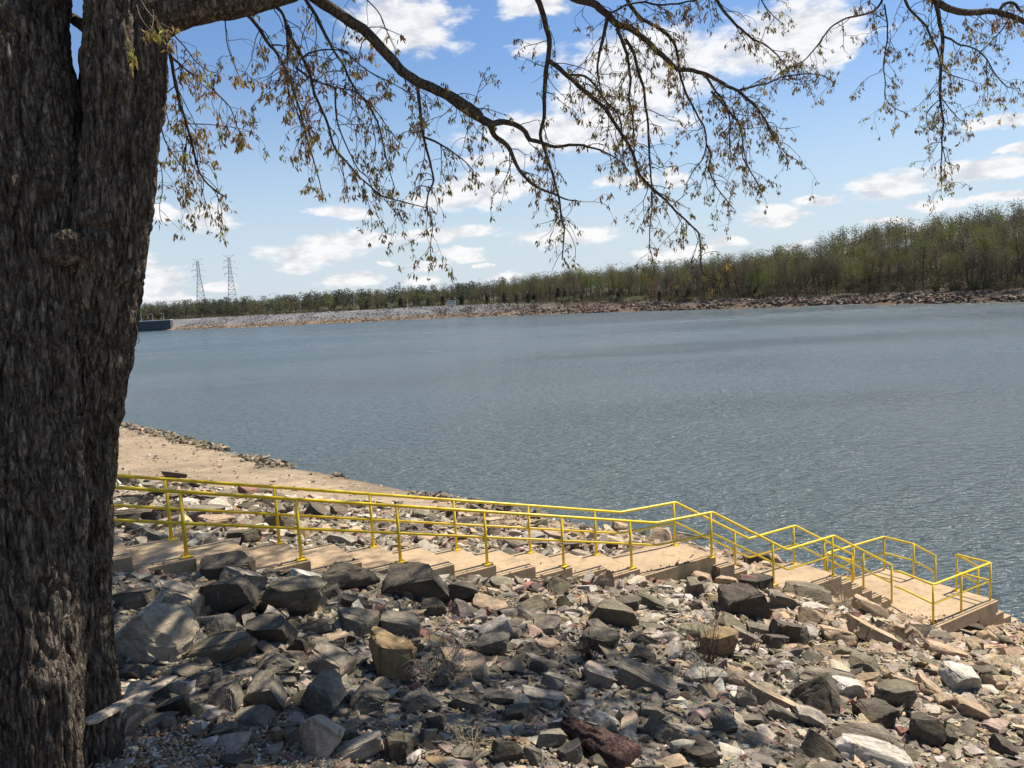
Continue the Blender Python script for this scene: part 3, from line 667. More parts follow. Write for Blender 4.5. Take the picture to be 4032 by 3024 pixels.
def twig(mb, p, d, length, r, rng, depth=0):
    n = 5; pts = [p]; cur = norm(d)
    for k in range(n):
        cur = norm(cur+np.array([rng.normal()*.28, rng.normal()*.28, rng.normal()*.22-.16])); pts.append(pts[-1]+cur*length/n)
    mb.tube(pts, np.linspace(r, r*.45, n+1), 4, False)
    sz = rng.uniform(.030, .058)
    if rng.random() < .93: leaf_cluster(pts[-1], rng.integers(6, 12), sz, rng)
    if rng.random() < .55: leaf_cluster(pts[3], rng.integers(3, 7), sz, rng)
    if depth < 1:
        for k in (2, 3, 4):
            if rng.random() < .6: twig(mb, pts[k], norm(cur+rng.normal(size=3)*.8), length*rng.uniform(.35, .6), r*.6, rng, depth+1)
for (pl, ra, rb, ta, tb) in BR:
    m = len(pl); P3 = np.array([at(x, y, ta+(tb-ta)*k/(m-1)) for k, (x, y) in enumerate(pl)])
    X, q = smooth_path(P3, .045); k = q/q[-1]
    px2m = (ta+(tb-ta)*k)/FPX; rad = .78*(ra+(rb-ra)*k**.8)*px2m
    wob = np.stack([fbm(np.stack([q*5, q*0+i*9.1+ra, q*0+ta], -1), 3) for i in range(3)], -1); X = X+wob*np.minimum(.02, .006+rad[:, None]*.7)
    rad = rad*(1+.16*fbm(np.stack([q*14, q*0+ra, q*0], -1), 2))
    mb = MB(); mb.tube(X-OL, rad, 9 if ra > 8 else 6)
    step = .052; s_ = rngT.uniform(.03, step)+(.25 if ra > 14 else .05)
    while s_ < q[-1]:
        i = min(int(s_/q[-1]*(len(X)-1)), len(X)-2); t_ = norm(X[i+1]-X[i]); kk = k[i]
        if rngT.random() < (.74 if ra < 14 else .58):
            rd = rngT.normal(size=3); d = norm(t_*.55+norm(rd)*.95+np.array([0, 0, -.25]))
            twig(mb, X[i]-OL, d, rngT.uniform(.12, .46)*(1.15-.3*kk), max(.0022, min(rad[i]*.5, .0045)), rngT)
        s_ += rngT.uniform(.6, 1.5)*step
    leaf_cluster(X[-1]-OL, 8, .06, rngT)
    obj('branch', mb.mesh('branch', M_TWIG, True), oak)
# thin hanging sprays on the trunk
for (x, y, L_, t) in ((295, 10, .30, 5.1), (305, 0, .26, 5.1), (268, 40, .22, 5.2), (330, 20, .18, 5.1)):
    mb = MB(); twig(mb, at(x*PX, y*PX, t)-OL, np.array([.1, 0, -1.]), L_, .002, rngT); obj('twig', mb.mesh('twig', M_STRAW, True), oak)
mb = MB(); p0 = at(292*PX, 700*PX, 5.45)-OL
mb.tube([p0+np.array([-.02, 0, .12]), p0+np.array([.002, 0, .03]), p0+np.array([.012, 0, -.05]), p0+np.array([.016, 0, -.12]), p0+np.array([-.03, 0, -.135]), p0+np.array([-.06, .05, -.13])], .0028, 5)
obj('twig', mb.mesh('twig', M_DRIFT, True), oak)

# the rest of the crown spreads above and behind the picture and throws the broken shade on the stones
rngC = np.random.default_rng(33); crownB = MB(); cnt = 0
nv0 = nleaf
for k in range(178):
    a = rngC.uniform(0, 2*math.pi); rr_ = 8.2*math.sqrt(rngC.uniform(.05, 1)); c = np.array([.4+rr_*math.cos(a)*.85, 8.2+rr_*math.sin(a), 0]) if k < 105 else np.array([rngC.uniform(-.5, 6.5), rngC.uniform(11.5, 17.5), 0]) if k < 155 else np.array([rngC.uniform(5.0, 8.6), rngC.uniform(9, 14.5), 0])
    c[2] = max(14.2, CH+1.2+.46*max(c[1], 0))+rngC.uniform(0, 2.6)
    o = np.array([-2.4, 5.6, 12.5])+np.array([c[0]+2.4, c[1]-5.6, 0])*.28
    X, q = smooth_path(np.array([o, o*.55+c*.45+np.array([0, 0, 1.0]), c]), .25)
    ok = project(X)[1] < -60
    if ok.all(): crownB.tube(X-OL, np.linspace(.06, .012, len(X)), 5)
    for j in range(int(rngC.uniform(24, 40))):
        p = c+rngC.normal(size=3)*np.array([.58, .58, .40])
        if project(p)[1] > -40 and p[1] > .5: continue
        leaf_cluster(p-OL, rngC.integers(5, 9), rngC.uniform(.13, .21), rngC, .5)
obj('upper_branches', crownB.mesh('upper_branches', M_TWIG, True), oak)
fo = obj('foliage', nmesh('foliage', np.array(leafV), np.array(leafF), M_LEAF, np.array(leafC)), oak); fo['kind'] = 'stuff'

# ------------------------------------------------------------------ rocks
def ico(n):
    b = bmesh.new(); bmesh.ops.create_icosphere(b, subdivisions=n, radius=1)
    V = np.array([v.co[:] for v in b.verts]); F = np.array([[v.index for v in f.verts] for f in b.faces]); b.free(); return V, F
ICO = {k: ico(k) for k in (1, 2, 3, 5)}
def rock_shape(level, rng, kind='block'):
    """a body broken out by flat cuts: angular, with bedding on the bigger ones"""
    V, F = ICO[level]; V = V.copy()*(1.0 if kind == 'round' else 2.2)
    if kind == 'round': cuts = [(rng.normal(size=3), rng.uniform(.72, .95)) for k in range(6)]
    else:
        cuts = []
        for ax in range(3):                       # rough joint planes
            for s in (-1, 1):
                n = rng.normal(size=3)*(.16 if kind == 'slab' else .24 if kind == 'block' else .42); n[ax] += s; cuts.append((n, rng.uniform(.55, .8) if kind != 'wedge' else rng.uniform(.45, .85)))
        for k in range({'block': 6, 'slab': 6, 'wedge': 5}[kind]):
            n = rng.normal(size=3)
            if kind == 'slab': n[2] *= .35
            cuts.append((n, rng.uniform(.68, .95)))
    s0 = rng.uniform(0, 60); D0 = V/np.linalg.norm(V, axis=1)[:, None]
    wv = 1+.13*fbm(D0*1.9+s0, 4, .6)+.03*fbm(D0*9+s0, 2) if level >= 3 else 1+.10*perlin(D0*1.7+s0)
    for rep in (0, 1):
        for n, d in cuts:
            n = n/np.linalg.norm(n); V = V-n*np.maximum(0, V@n-d*wv)[:, None]
    for k in range(34 if level >= 3 else 5 if level == 2 and kind != 'round' else 0):      # chipped edges and corners
        n = rng.normal(size=3); n = n/np.linalg.norm(n); q_ = V@n; V = V-n*np.maximum(0, q_-q_.max()*rng.uniform(.86, .97)*wv)[:, None]
    if level >= 3:
        s = rng.uniform(0, 50)
        a = rng.normal(size=3)*.2+np.array([0, 0, 1.]); a /= np.linalg.norm(a); h = V@a
        st = np.floor(h*6.5+s+.5*perlin(V*1.3+s)); bed = (perlin(np.stack([st*.73+.5, V[:, 0]*.7+s, V[:, 1]*.7], -1)))*.06+perlin(np.stack([h*16+s, V[:, 0]*1.5, V[:, 1]*1.5], -1))*.018
        r = np.linalg.norm(V, axis=1)[:, None]; dirn = V/r; dirn = dirn-(dirn@a)[:, None]*a*.9
        V = V+dirn*bed[:, None]+V/r*(.030*fbm(V*2.6+s, 3)+.022*fbm(V*9+s, 3, .65))[:, None]
        chip = perlin(V*2.4+s*2); V = V*(1-.16*np.clip(chip-.22, 0, 1))[:, None]
    lo, hi = V.min(0), V.max(0); V = (V-(lo+hi)/2)/(hi-lo)
    return V, F
rngR = np.random.default_rng(5)
def big_proto(kind, k):
    V, F = rock_shape(5, rngR, kind); me = nmesh('rock_'+kind, V, F, M_ROCK, None, True)
    me.set_sharp_from_angle(angle=R(24)); return me
PROTO = {'block': [big_proto('block', k) for k in range(12)], 'slab': [big_proto('slab', k) for k in range(7)], 'wedge': [big_proto('wedge', k) for k in range(7)]}
COL = dict(D=(.105, .086, .061), G=(.20, .168, .122), O=(.175, .147, .098), L=(.35, .30, .225), T=(.385, .285, .18), Y=(.27, .19, .095), W=(.50, .44, .36), S=(.40, .325, .225), R=(.24, .125, .095), P=(.38, .29, .22))
WORD = dict(D='dark grey', G='grey', O='olive grey', L='pale grey', T='tan', Y='ochre', W='whitish', S='pale sandy', R='reddish', P='pinkish tan')
def region(t, x, y, w, h):
    X0, Y0, s = {'a': (400, 2200, 1.8433), 'b': (1500, 2200, 1.8433), 'c': (2700, 2200, 1.6607), 'd': (400, 1800, 1.58), 'e': (1600, 1900, 1.8433), 'f': (2600, 1900, 1.5447), 'o': (0, 2000, 1.62)}[t]
    return X0+x/s, Y0+y/s, w/s, h/s
# where, size, colour, shape, tilt (deg, + = right end up), explicit label
BOULD = [
 ('a',910,85,340,175,'D','block',0,'dark flat-topped boulder leaning against the step below the second post'),
 ('a',900,325,420,290,'D','block',0,'large dark boulder in front of the flat-topped one'),
 ('a',570,330,310,230,'S','block',-8,None),('a',1380,320,400,290,'O','block',-15,None),('a',1760,170,370,230,'D','wedge',0,None),('a',1640,265,170,110,'D','block',0,None),
 ('a',330,560,600,400,'S','wedge',0,'big pale rounded boulder beside the oak trunk, half in shadow'),
 ('a',230,300,380,170,'O','slab',0,None),('a',620,590,170,160,'L','wedge',0,None),
 ('a',800,690,720,170,'O','slab',17,'long striated grey slab lying aslant by the pale boulder'),
 ('a',1220,570,310,250,'D','block',0,None),('a',1410,650,150,150,'D','wedge',0,None),('a',820,510,230,160,'G','wedge',0,None),('a',1270,790,230,160,'G','wedge',0,None),
 ('a',1660,790,300,210,'G','block',-12,None),('a',1860,480,330,200,'G','wedge',-20,None),
 ('a',2080,745,360,360,'Y','block',-18,'big ochre-stained boulder in the middle of the slope'),
 ('a',870,1020,250,190,'G','block',4,'grey block with a warm stained band on top'),('a',1200,990,300,270,'G','block',0,None),('a',1560,1050,340,270,'G','wedge',15,None),
 ('a',1930,1050,280,220,'G','wedge',10,None),('a',540,1100,280,190,'D','wedge',15,None),('a',290,1120,190,150,'T','wedge',0,None),('a',500,970,200,140,'G','block',0,None),
 ('a',1590,1340,300,380,'L','wedge',20,'tall pointed pale grey rock near the bottom edge'),('a',1090,1180,260,150,'G','slab',18,None),('a',880,1260,180,90,'G','slab',8,None),
 ('a',460,1210,140,120,'G','wedge',0,None),('a',1000,1330,250,90,'G','slab',0,None),('a',1390,1310,130,150,'G','block',0,None),('a',1280,1310,110,190,'T','wedge',0,None),
 ('a',1880,1400,350,160,'L','slab',20,None),('a',2110,1390,230,220,'D','block',0,None),('a',1790,1290,160,110,'G','block',0,None),('a',960,1500,300,90,'D','block',0,None),
 ('a',1520,500,240,100,'T','slab',10,None),('a',1830,340,210,100,'D','block',-20,None),('a',200,850,190,90,'D','block',0,None),('a',700,1230,120,90,'W','wedge',0,None),
 ('a',1340,900,160,70,'G','slab',0,None),('a',1700,600,180,90,'T','slab',8,None),('a',750,880,190,110,'G','slab',8,None),
 ('b',260,210,500,270,'D','block',0,'largest dark boulder, right below the third near post'),('b',590,260,220,170,'D','block',-10,None),('b',380,370,200,160,'D','block',0,None),
 ('b',1290,215,230,160,'O','wedge',10,'striped wedge-shaped rock standing alone below the steps'),('b',1620,160,160,160,'T','wedge',0,None),('b',780,360,270,110,'T','slab',-5,None),
 ('b',150,500,280,150,'G','block',-10,None),('b',1670,430,380,180,'O','block',-12,None),('b',1590,610,270,190,'O','block',-10,None),('b',780,660,290,150,'G','block',0,None),
 ('b',1090,680,210,150,'G','wedge',-15,None),('b',620,810,360,200,'T','slab',-12,None),('b',1570,860,220,170,'P','slab',-25,'pinkish tan slab in the middle of the rubble'),
 ('b',1930,900,480,170,'G','slab',-28,None),('b',1400,980,170,130,'G','block',0,None),('b',1250,900,170,130,'L','wedge',0,None),('b',950,810,140,90,'G','block',0,None),
 ('b',1010,1140,210,140,'D','block',0,None),('b',850,1010,300,80,'G','slab',-6,None),('b',1170,1030,320,110,'L','slab',-8,None),('b',290,1060,280,170,'G','wedge',-10,None),
 ('b',620,1060,240,110,'O','slab',-15,None),('b',390,1200,160,130,'D','block',0,None),('b',1610,1190,210,110,'W','slab',-28,'small white slab beside the red-brown log'),
 ('b',2080,1290,250,180,'G','block',-15,None),('b',1240,1330,200,160,'G','block',0,None),('b',930,1430,250,180,'D','block',-5,None),('b',130,1400,220,220,'O','block',0,None),
 ('b',600,1440,160,110,'G','block',0,None),('b',1100,1440,150,140,'G','wedge',0,None),('b',1380,1430,170,140,'G','block',10,None),('b',400,1490,150,60,'Y','slab',0,None),
 ('b',1820,1330,170,110,'L','wedge',-20,None),('b',1790,350,180,120,'D','block',-8,None),('b',1960,330,250,110,'O','slab',-30,None),('b',1920,600,240,110,'G','slab',-30,None),
 ('b',2120,560,150,100,'G','wedge',-20,None),('b',1900,740,200,120,'D','wedge',-20,None),('b',1550,300,160,60,'G','slab',0,None),('b',960,560,140,90,'G','slab',0,None),
 ('b',1210,500,210,110,'G','slab',10,None),('b',440,880,140,160,'G','wedge',-30,None),('b',340,1300,110,120,'G','block',-15,None),('b',1960,1130,180,110,'G','slab',-20,None),
 ('b',1040,500,130,60,'L','slab',5,None),('b',1330,330,110,110,'D','wedge',0,None),('b',900,170,110,50,'L','slab',0,None),('b',1100,310,110,60,'L','slab',-5,None),
 ('c',380,310,280,240,'D','block',-5,'big dark boulder with a pale streak below the second landing'),('c',810,240,330,130,'O','slab',-8,None),('c',640,290,190,110,'O','slab',-25,None),
 ('c',1190,340,240,120,'T','block',-30,None),('c',1250,510,440,110,'T','slab',-30,'long tan slab pointing down towards the platform'),('c',710,510,260,190,'D','block',-15,None),
 ('c',590,560,150,110,'D','block',-15,None),('c',480,480,170,100,'G','slab',-15,None),('c',1010,520,210,110,'T','block',-8,None),
 ('c',220,580,250,190,'Y','block',-5,'yellow ochre block behind the dark dry bush'),('c',390,520,220,90,'G','slab',-25,None),('c',1350,500,190,110,'T','slab',-30,None),
 ('c',1400,460,150,70,'T','slab',-25,None),('c',1490,520,130,110,'T','wedge',-10,None),('c',1470,390,200,100,'T','slab',-35,None),('c',1560,430,140,90,'D','block',-25,None),
 ('c',810,380,170,130,'T','wedge',0,None),('c',1170,720,190,120,'O','wedge',0,None),('c',680,730,170,90,'W','wedge',-20,None),('c',1090,880,240,130,'W','block',-10,'bright white block on the right of the slope'),
 ('c',870,920,290,270,'D','wedge',-20,'large dark boulder left of the bright white block'),('c',1380,930,260,190,'O','block',-10,None),('c',1260,1040,240,150,'D','block',0,None),
 ('c',1420,830,180,110,'T','wedge',-10,None),('c',930,770,380,70,'G','slab',-14,None),('c',560,930,360,110,'T','slab',-24,None),('c',1130,1170,420,170,'G','block',-8,'layered grey boulder with ochre stains near the bottom right'),
 ('c',1560,1150,200,220,'D','block',-20,None),('c',1710,1190,100,160,'D','block',-15,None),('c',1250,1300,540,150,'W','slab',-13,'broad pinkish white slab at the bottom edge'),
 ('c',880,1240,250,170,'D','wedge',-25,None),('c',270,1110,180,130,'G','block',-20,None),('c',400,940,140,120,'G','block',-20,None),('c',600,1010,190,100,'G','slab',-30,None),
 ('c',100,1310,210,120,'D','block',0,None),('c',560,1310,180,110,'G','wedge',0,None),('c',1700,950,110,110,'T','block',0,None),('c',1890,1010,290,110,'T','slab',-32,None),
 ('c',2050,830,170,110,'T','block',-10,None),('c',1700,610,270,80,'T','slab',-22,None),('c',1900,590,120,80,'T','wedge',0,None),('c',1980,520,130,100,'T','wedge',0,None),
 ('c',2080,1240,180,110,'D','slab',-35,None),('c',50,210,120,130,'G','block',0,None),('c',120,780,320,90,'L','slab',-12,None),('c',340,810,170,110,'T','wedge',-10,None),
 ('c',30,640,110,90,'L','wedge',0,None),('c',1060,620,200,80,'O','slab',-20,None),('c',1420,1140,70,70,'R','block',-10,None),('c',40,1215,90,60,'R','block',0,None),
 ('c',60,310,90,80,'G','block',0,None),('c',830,1060,220,110,'L','slab',-25,None),('c',1870,450,200,60,'D','block',-15,None),('c',2080,545,130,55,'D','slab',-25,None),
 ('c',1600,860,180,100,'T','slab',-30,None),('c',1330,760,110,80,'T','wedge',0,None),('c',870,640,70,60,'W','slab',-40,None),('c',250,910,80,45,'R','block',0,None),
 ('c',1010,1100,60,50,'L','block',0,None),('c',1950,700,150,60,'T','slab',-25,None),('c',1800,760,120,60,'T','slab',-20,None),('c',2010,760,130,60,'O','slab',-25,None),
 ('d',170,365,230,80,'D','block',0,None),('d',370,365,130,90,'D','block',0,None),('d',600,370,320,110,'G','block',-3,None),('d',1120,420,160,130,'O','block',0,None),
 ('d',960,380,120,60,'D','block',0,None),('d',530,175,130,40,'D','slab',0,None),('d',1010,215,110,50,'O','wedge',0,None),('d',450,112,160,45,'D','slab',-12,None),
 ('d',190,275,220,70,'G','slab',0,None),('d',1030,280,90,60,'D','block',0,None),('d',1510,330,70,60,'D','block',0,None),('d',1370,390,90,50,'D','block',0,None),
 ('d',120,150,160,60,'G','slab',-8,None),('d',760,270,120,45,'L','slab',0,None),('d',640,260,150,60,'G','slab',-10,None),('d',1560,290,90,40,'D','slab',0,None),
 ('e',330,240,90,90,'D','block',0,None),('e',120,230,140,60,'D','slab',0,None),('e',440,280,160,60,'G','slab',0,None),('e',640,360,110,90,'G','wedge',0,None),
 ('e',1560,330,130,80,'T','slab',-15,None),('e',1840,390,180,110,'T','block',0,None),('e',2060,410,260,80,'T','slab',-15,'long tan slab behind the first landing'),('e',1200,470,120,100,'G','wedge',0,None),
 ('e',970,450,110,60,'G','slab',0,None),('e',820,500,110,50,'R','wedge',0,None),('e',640,275,100,60,'D','block',0,None),('e',1300,330,90,50,'D','wedge',0,None),('e',1500,460,80,60,'D','block',0,None),
 ('f',590,470,170,80,'D','slab',0,None),('f',670,400,70,40,'D','block',0,None),('f',540,385,120,50,'D','slab',-10,None),('f',690,470,80,50,'T','wedge',0,None),('f',980,500,100,35,'D','slab',-8,None),('f',1090,520,120,30,'O','slab',-8,None),
]
LM = [(1500+820/1.8433, 2200+510/1.8433, 'timber block'), (1500+1560/1.8433, 2200+1290/1.8433, 'red-brown log'), (420, 2780, 'weathered plank'), (3670, 2430, "platform's corner post"), (2500, 2210, 'first landing'), (3150, 2270, 'second landing'), (430, 2350, 'oak trunk')]
for b in BOULD:
    if b[8]:
        X, Y, w, h = region(*b[:5]); LM.append((X, Y, b[8].split(' below')[0].split(' leaning')[0].split(' beside')[0].split(' lying')[0].split(' in the')[0].split(' on the')[0].split(' near')[0].split(', right')[0].split(' standing')[0].split(' pointing')[0].split(' left')[0].split(' behind')[0].split(' at the')[0].split(' with')[0].split(' in front')[0]))
USED = {}
def rock_label(X, Y, px, colw, shape, own=None):
    size = 'large' if px > 210 else 'mid-sized' if px > 110 else 'small'
    sh = {'block': 'blocky rock', 'slab': 'flat slab', 'wedge': 'pointed rock'}[shape]
    near = sorted(LM, key=lambda l: (l[0]-X)**2+1.6*(l[1]-Y)**2); near = [l for l in near if (l[0]-X)**2+(l[1]-Y)**2 > 400]
    def rel(l):
        dx, dy = X-l[0], Y-l[1]
        return ('to the right of' if dx > 0 else 'to the left of') if abs(dx) > 1.3*abs(dy) else ('below' if dy > 0 else 'above')
    for t in (f'{size} {colw} {sh} {rel(near[0])} the {near[0][2]}', f'{size} {colw} {sh} {rel(near[0])} the {near[0][2]} and {rel(near[1])} the {near[1][2]}',
              f'{size} {colw} {sh} {rel(near[1])} the {near[1][2]}', f'{size} {colw} {sh} between the {near[0][2]} and the {near[1][2]}', f'{size} {colw} {sh} {rel(near[2])} the {near[2][2]}',
              f'{size} {colw} {sh} lying {rel(near[0])} the {near[0][2]}, well {rel(near[2])} the {near[2][2]}', f'{size} {colw} {sh} between the {near[0][2]} and the {near[2][2]}', f'{size} {colw} {sh} {rel(near[3])} the {near[3][2]}'):
        if t not in USED and len(t.split()) <= 16: USED[t] = 1; return t
    return t
FOOT = []          # centre and radius of every placed rock
ROCK_I = 0
def place_rock(p, size, colour, shape, rz, tilt, label, rng):
    global ROCK_I
    me = PROTO[shape][ROCK_I % len(PROTO[shape])]; ROCK_I += 1
    o = obj('rock', me); o.location = p; o.scale = size
    o.rotation_euler = (Matrix.Rotation(-R(tilt), 3, 'Y')@Matrix.Rotation(rng.uniform(-.22, .18), 3, 'X')@Matrix.Rotation(rz, 3, 'Z')).to_euler()
    o.color = (*colour, 1); tag(o, label, 'rock', 'rocks of the bank'); FOOT.append((p[0], p[1], .42*max(size[0], size[1])))
    return o
for (t, x, y, w, h, c, shp, tilt, lab) in BOULD:
    X, Y, w4, h4 = region(t, x, y, w, h)
    tt = hit(X, Y+h4*.30); p = at(X, Y, tt); k = tt/FPX
    W_, H_ = w4*k*1.08, h4*k*1.08
    if shp == 'slab' and abs(tilt) > 10: W_ *= 1.0; H_ *= .85
    D_ = max(min(W_, H_*1.6)*.95, .35*W_)
    cv = np.array(COL[c])*rngR.uniform(.85, 1.15)
    ang = rngR.choice([0, math.pi])+rngR.normal()*.16
    pushed = np.array(p)+np.array([0, .12*D_, 0])
    place_rock(pushed, (W_, D_, H_), cv, shp, ang, tilt, lab or rock_label(X, Y, w4, WORD[c], shp), rngR)

# --- loose stones between them
rngF = np.random.default_rng(77)
SMALL = {k: [rock_shape(1, rngF, 'wedge') for _ in range(24)] for k in (0,)}[0]
MED = [rock_shape(2, rngF, kk) for kk in ('block', 'slab', 'wedge')*8]
PEB = [rock_shape(2, rngF, 'round') for _ in range(8)]
def rot_many(n, rng, tilt):
    rz = rng.uniform(0, 2*math.pi, n); a = rng.normal(size=n)*tilt; b = rng.normal(size=n)*tilt
    cz, sz = np.cos(rz), np.sin(rz); ca, sa = np.cos(a), np.sin(a); cb, sb = np.cos(b), np.sin(b); o, e = np.zeros(n), np.ones(n)
    Z = np.stack([np.stack([cz, -sz, o], -1), np.stack([sz, cz, o], -1), np.stack([o, o, e], -1)], 1)
    X = np.stack([np.stack([e, o, o], -1), np.stack([o, ca, -sa], -1), np.stack([o, sa, ca], -1)], 1)
    Y = np.stack([np.stack([cb, o, sb], -1), np.stack([o, e, o], -1), np.stack([-sb, o, cb], -1)], 1)
    return X@Y@Z
def scatter(protos, P, S, rng, tilt, tints):
    n = len(P); Rm = rot_many(n, rng, tilt); pi = rng.integers(0, len(protos), n); Vs, Fs, Ts = [], [], []; base = 0
    for k, (V, F) in enumerate(protos):
        ix = np.where(pi == k)[0]
        if not len(ix): continue
        v = np.einsum('nij,nvj->nvi', Rm[ix], V[None]*S[ix][:, None])+P[ix][:, None]
        f = F[None]+(np.arange(len(ix))*len(V))[:, None, None]+base
        Vs.append(v.reshape(-1, 3)); Fs.append(f.reshape(-1, 3)); Ts.append(np.repeat(tints[ix], len(V), 0)); base += len(ix)*len(V)
    return np.concatenate(Vs), np.concatenate(Fs), np.concatenate(Ts)
def stone_tints(P, rng, s):
    n = len(P); pal = np.array([COL[c] for c in 'DGOLTWRYP'])
    near_stairs = np.exp(-((stairdist(P))/1.6)**2)
    tan = smooth(14.5, 6.5, s); back = (P[:, 1] > 11+.63*(P[:, 0]+4.6)+1.0)*1.0
    pr = np.stack([.13*(1-tan)+.04*tan, .27*(1-tan)+.09*tan, .18*(1-tan)+.12*tan, .22+.22*near_stairs+.22*back*(1-tan), .17+.62*tan, .07+.10*near_stairs+.07*back, .03+.10*near_stairs, .02+0*tan, .04+.1*tan], -1)
    pr /= pr.sum(1, keepdims=True); u = rng.random(n)[:, None]; ch = (np.cumsum(pr, 1) < u).sum(1).clip(0, 8)
    return pal[ch]*rng.uniform(.75, 1.3, (n, 1))*(1+rng.normal(size=(n, 3))*.025)
def stairdist(P):
    """distance outside the stair strip, 0 on it"""
    q = P[:, :2]-A0; u = q@d1; v = q@v1; a = np.maximum(np.maximum(VA-v, v-VB), 0); a = np.where((u < -6) | (u > 10.2), 9, a)
    q = P[:, :2]-A6; u = q@d2; v = q@v2; b = np.maximum(np.maximum(VA-v, v-VB), 0); b = np.where((u < -.3) | (u > 5.7), 9, b)
    c = np.maximum(np.maximum(np.maximum(-VN-.13-v, v-VF-.13), 0), np.maximum(np.maximum(UD-.12-u, u-UC-.12), 0))
    d = np.maximum(np.maximum(np.maximum(-.62-v, v-.8), 0), np.maximum(np.maximum(UC-u, u-11.5), 0))
    return np.minimum(np.minimum(a, b), np.minimum(c, d))
def sample(n, x0, x1, y0, y1, rng, margin=.0, keep=1.0):
    P = np.stack([rng.uniform(x0, x1, n), rng.uniform(y0, y1, n)], -1); z = ground(P[:, 0], P[:, 1]); P = np.concatenate([P, z[:, None]], 1)
    X, Y, d = project(P); s = polydist(P[:, 0], P[:, 1], SHORE)
    k = (X > -200) & (X < 4200) & (Y < 3250) & (Y > 0) & (s > .05) & (stairdist(P) > margin)
    # leave the sandy beach nearly bare
    sand = smooth(19, 27, P[:, 1])*smooth(16, 10.5, s)*smooth(4, -4, P[:, 0]); k &= rng.random(n) > sand*.93
    return P[k], s[k]
parts = []
# chips
for (n, x0, x1, y0, y1, a, b) in ((27000, -6, 11, 4.8, 14.5, .034, .13), (24000, -9, 14, 9, 25, .058, .18), (12500, -22, 12, 14, 45, .11, .30)):
    P_, s_ = sample(n, x0, x1, y0, y1, rngF, .03); sz = a+(b-a)*rngF.random(len(P_))**2.2
    S_ = np.stack([sz*rngF.uniform(.9, 1.7, len(P_)), sz*rngF.uniform(.6, 1.1, len(P_)), sz*rngF.uniform(.18, .45, len(P_))], -1)
    P_[:, 2] += S_[:, 2]*.28; parts.append(scatter(SMALL, P_, S_, rngF, .38, stone_tints(P_, rngF, s_)))
P_ = np.stack([rngF.uniform(-40, 2, 9000), rngF.uniform(26, 76, 9000)], -1); s_ = polydist(P_[:, 0], P_[:, 1], SHORE); k = (s_ > .3) & (s_ < 15); P_ = P_[k]; s_ = s_[k]
P_ = np.concatenate([P_, ground(P_[:, 0], P_[:, 1])[:, None]], 1); band = .5+.5*perlin(np.stack([P_[:, 0]*.25, P_[:, 1]*.25, 0*s_], -1)*1.5); k = rngF.random(len(P_)) < band+.25*smooth(8, 14, s_); P_ = P_[k]; s_ = s_[k]
sz = rngF.uniform(.05, .20, len(P_))*(1+.8*(rngF.random(len(P_)) < .05)); S_ = np.stack([sz*1.3, sz, sz*.5], -1); bc = np.array([COL[c] for c in rngF.choice(list('TTPLOWG'), len(P_))])*rngF.uniform(.7, 1.1, (len(P_), 1))
parts.append(scatter(SMALL, P_, S_, rngF, .3, bc))
# fist to head sized stones
for (n, x0, x1, y0, y1, a, b) in ((2900, -6, 11, 4.8, 14.5, .09, .24), (3000, -9, 14, 9, 25, .12, .30), (1300, -22, 12, 14, 40, .18, .45)):
    P_, s_ = sample(n, x0, x1, y0, y1, rngF, .12); sz = a+(b-a)*rngF.random(len(P_))**1.8
    S_ = np.stack([sz*rngF.uniform(.9, 1.8, len(P_)), sz*rngF.uniform(.65, 1.1, len(P_)), sz*rngF.uniform(.22, .55, len(P_))], -1)
    P_[:, 2] += S_[:, 2]*.30; parts.append(scatter(MED, P_, S_, rngF, .32, stone_tints(P_, rngF, s_)))
# grit washed on to the platform and landings
gq = [P(UD+abs(rngF.normal())*.35-.05, -VN+abs(rngF.normal())*.45-.08) for _ in range(150)]+[f2(rngF.uniform(1.98, 3.8), VA+abs(rngF.normal())*.14, ZL2) for _ in range(50)]+[f1(rngF.uniform(8.1, 10), VA+abs(rngF.normal())*.14, ZL1) for _ in range(50)]
gq += [f1(.10+(k_-rngF.random()*.9)*TR, VA+abs(rngF.normal())*.16, Z0-k_*RI) for k_ in range(0, 11) for _ in range(9)]
gq = np.array(gq); sz = .012+.05*rngF.random(len(gq))**3; gq[:, 2] += sz*.25
parts.append(scatter(SMALL, gq, np.stack([sz*1.3, sz, sz*.6], -1), rngF, .3, np.array([COL[c] for c in rngF.choice(list('TOGLR'), len(gq))])*.9))
def join(parts):
    Vs, Fs, Ts, b = [], [], [], 0
    for V, F, T in parts: Vs.append(V); Fs.append(F+b); Ts.append(T); b += len(V)
    return np.concatenate(Vs), np.concatenate(Fs), np.concatenate(Ts)
V, F, T = join(parts)
tag(obj('rubble', nmesh('rubble', V, F, M_RUBBLE, T)), 'loose grey and tan broken stones covering the bank between the boulders', 'rubble', kind='stuff')
# larger loose rocks, each its own thing
P_, s_ = sample(420, -8, 13, 6, 24, rngF, .3); tn = stone_tints(P_, rngF, s_); cnt = 0
for p, s1, c in zip(P_, s_, tn):
    if cnt >= 110: break
    w = rngF.uniform(.26, .55)
    if any((p[0]-f[0])**2+(p[1]-f[1])**2 < (f[2]*.8+w*.5)**2 for f in FOOT): continue
    X, Y, d = project(p)
    if not (350 < X < 4000 and Y < 3000): continue
    h = w*rngF.uniform(.4, .7); shp = rngF.choice(['block', 'slab', 'wedge']); k = np.argmin([np.abs(np.array(COL[q])-c).sum() for q in 'DGOLTWRYP'])
    place_rock((p[0], p[1], p[2]+h*.28), (w*1.2, w*.9, h), c, shp, rngF.uniform(0, 6.3), rngF.uniform(-25, 8), rock_label(X, Y, w*1.2*FPX/d, WORD['DGOLTWRYP'[k]], shp), rngF); cnt += 1
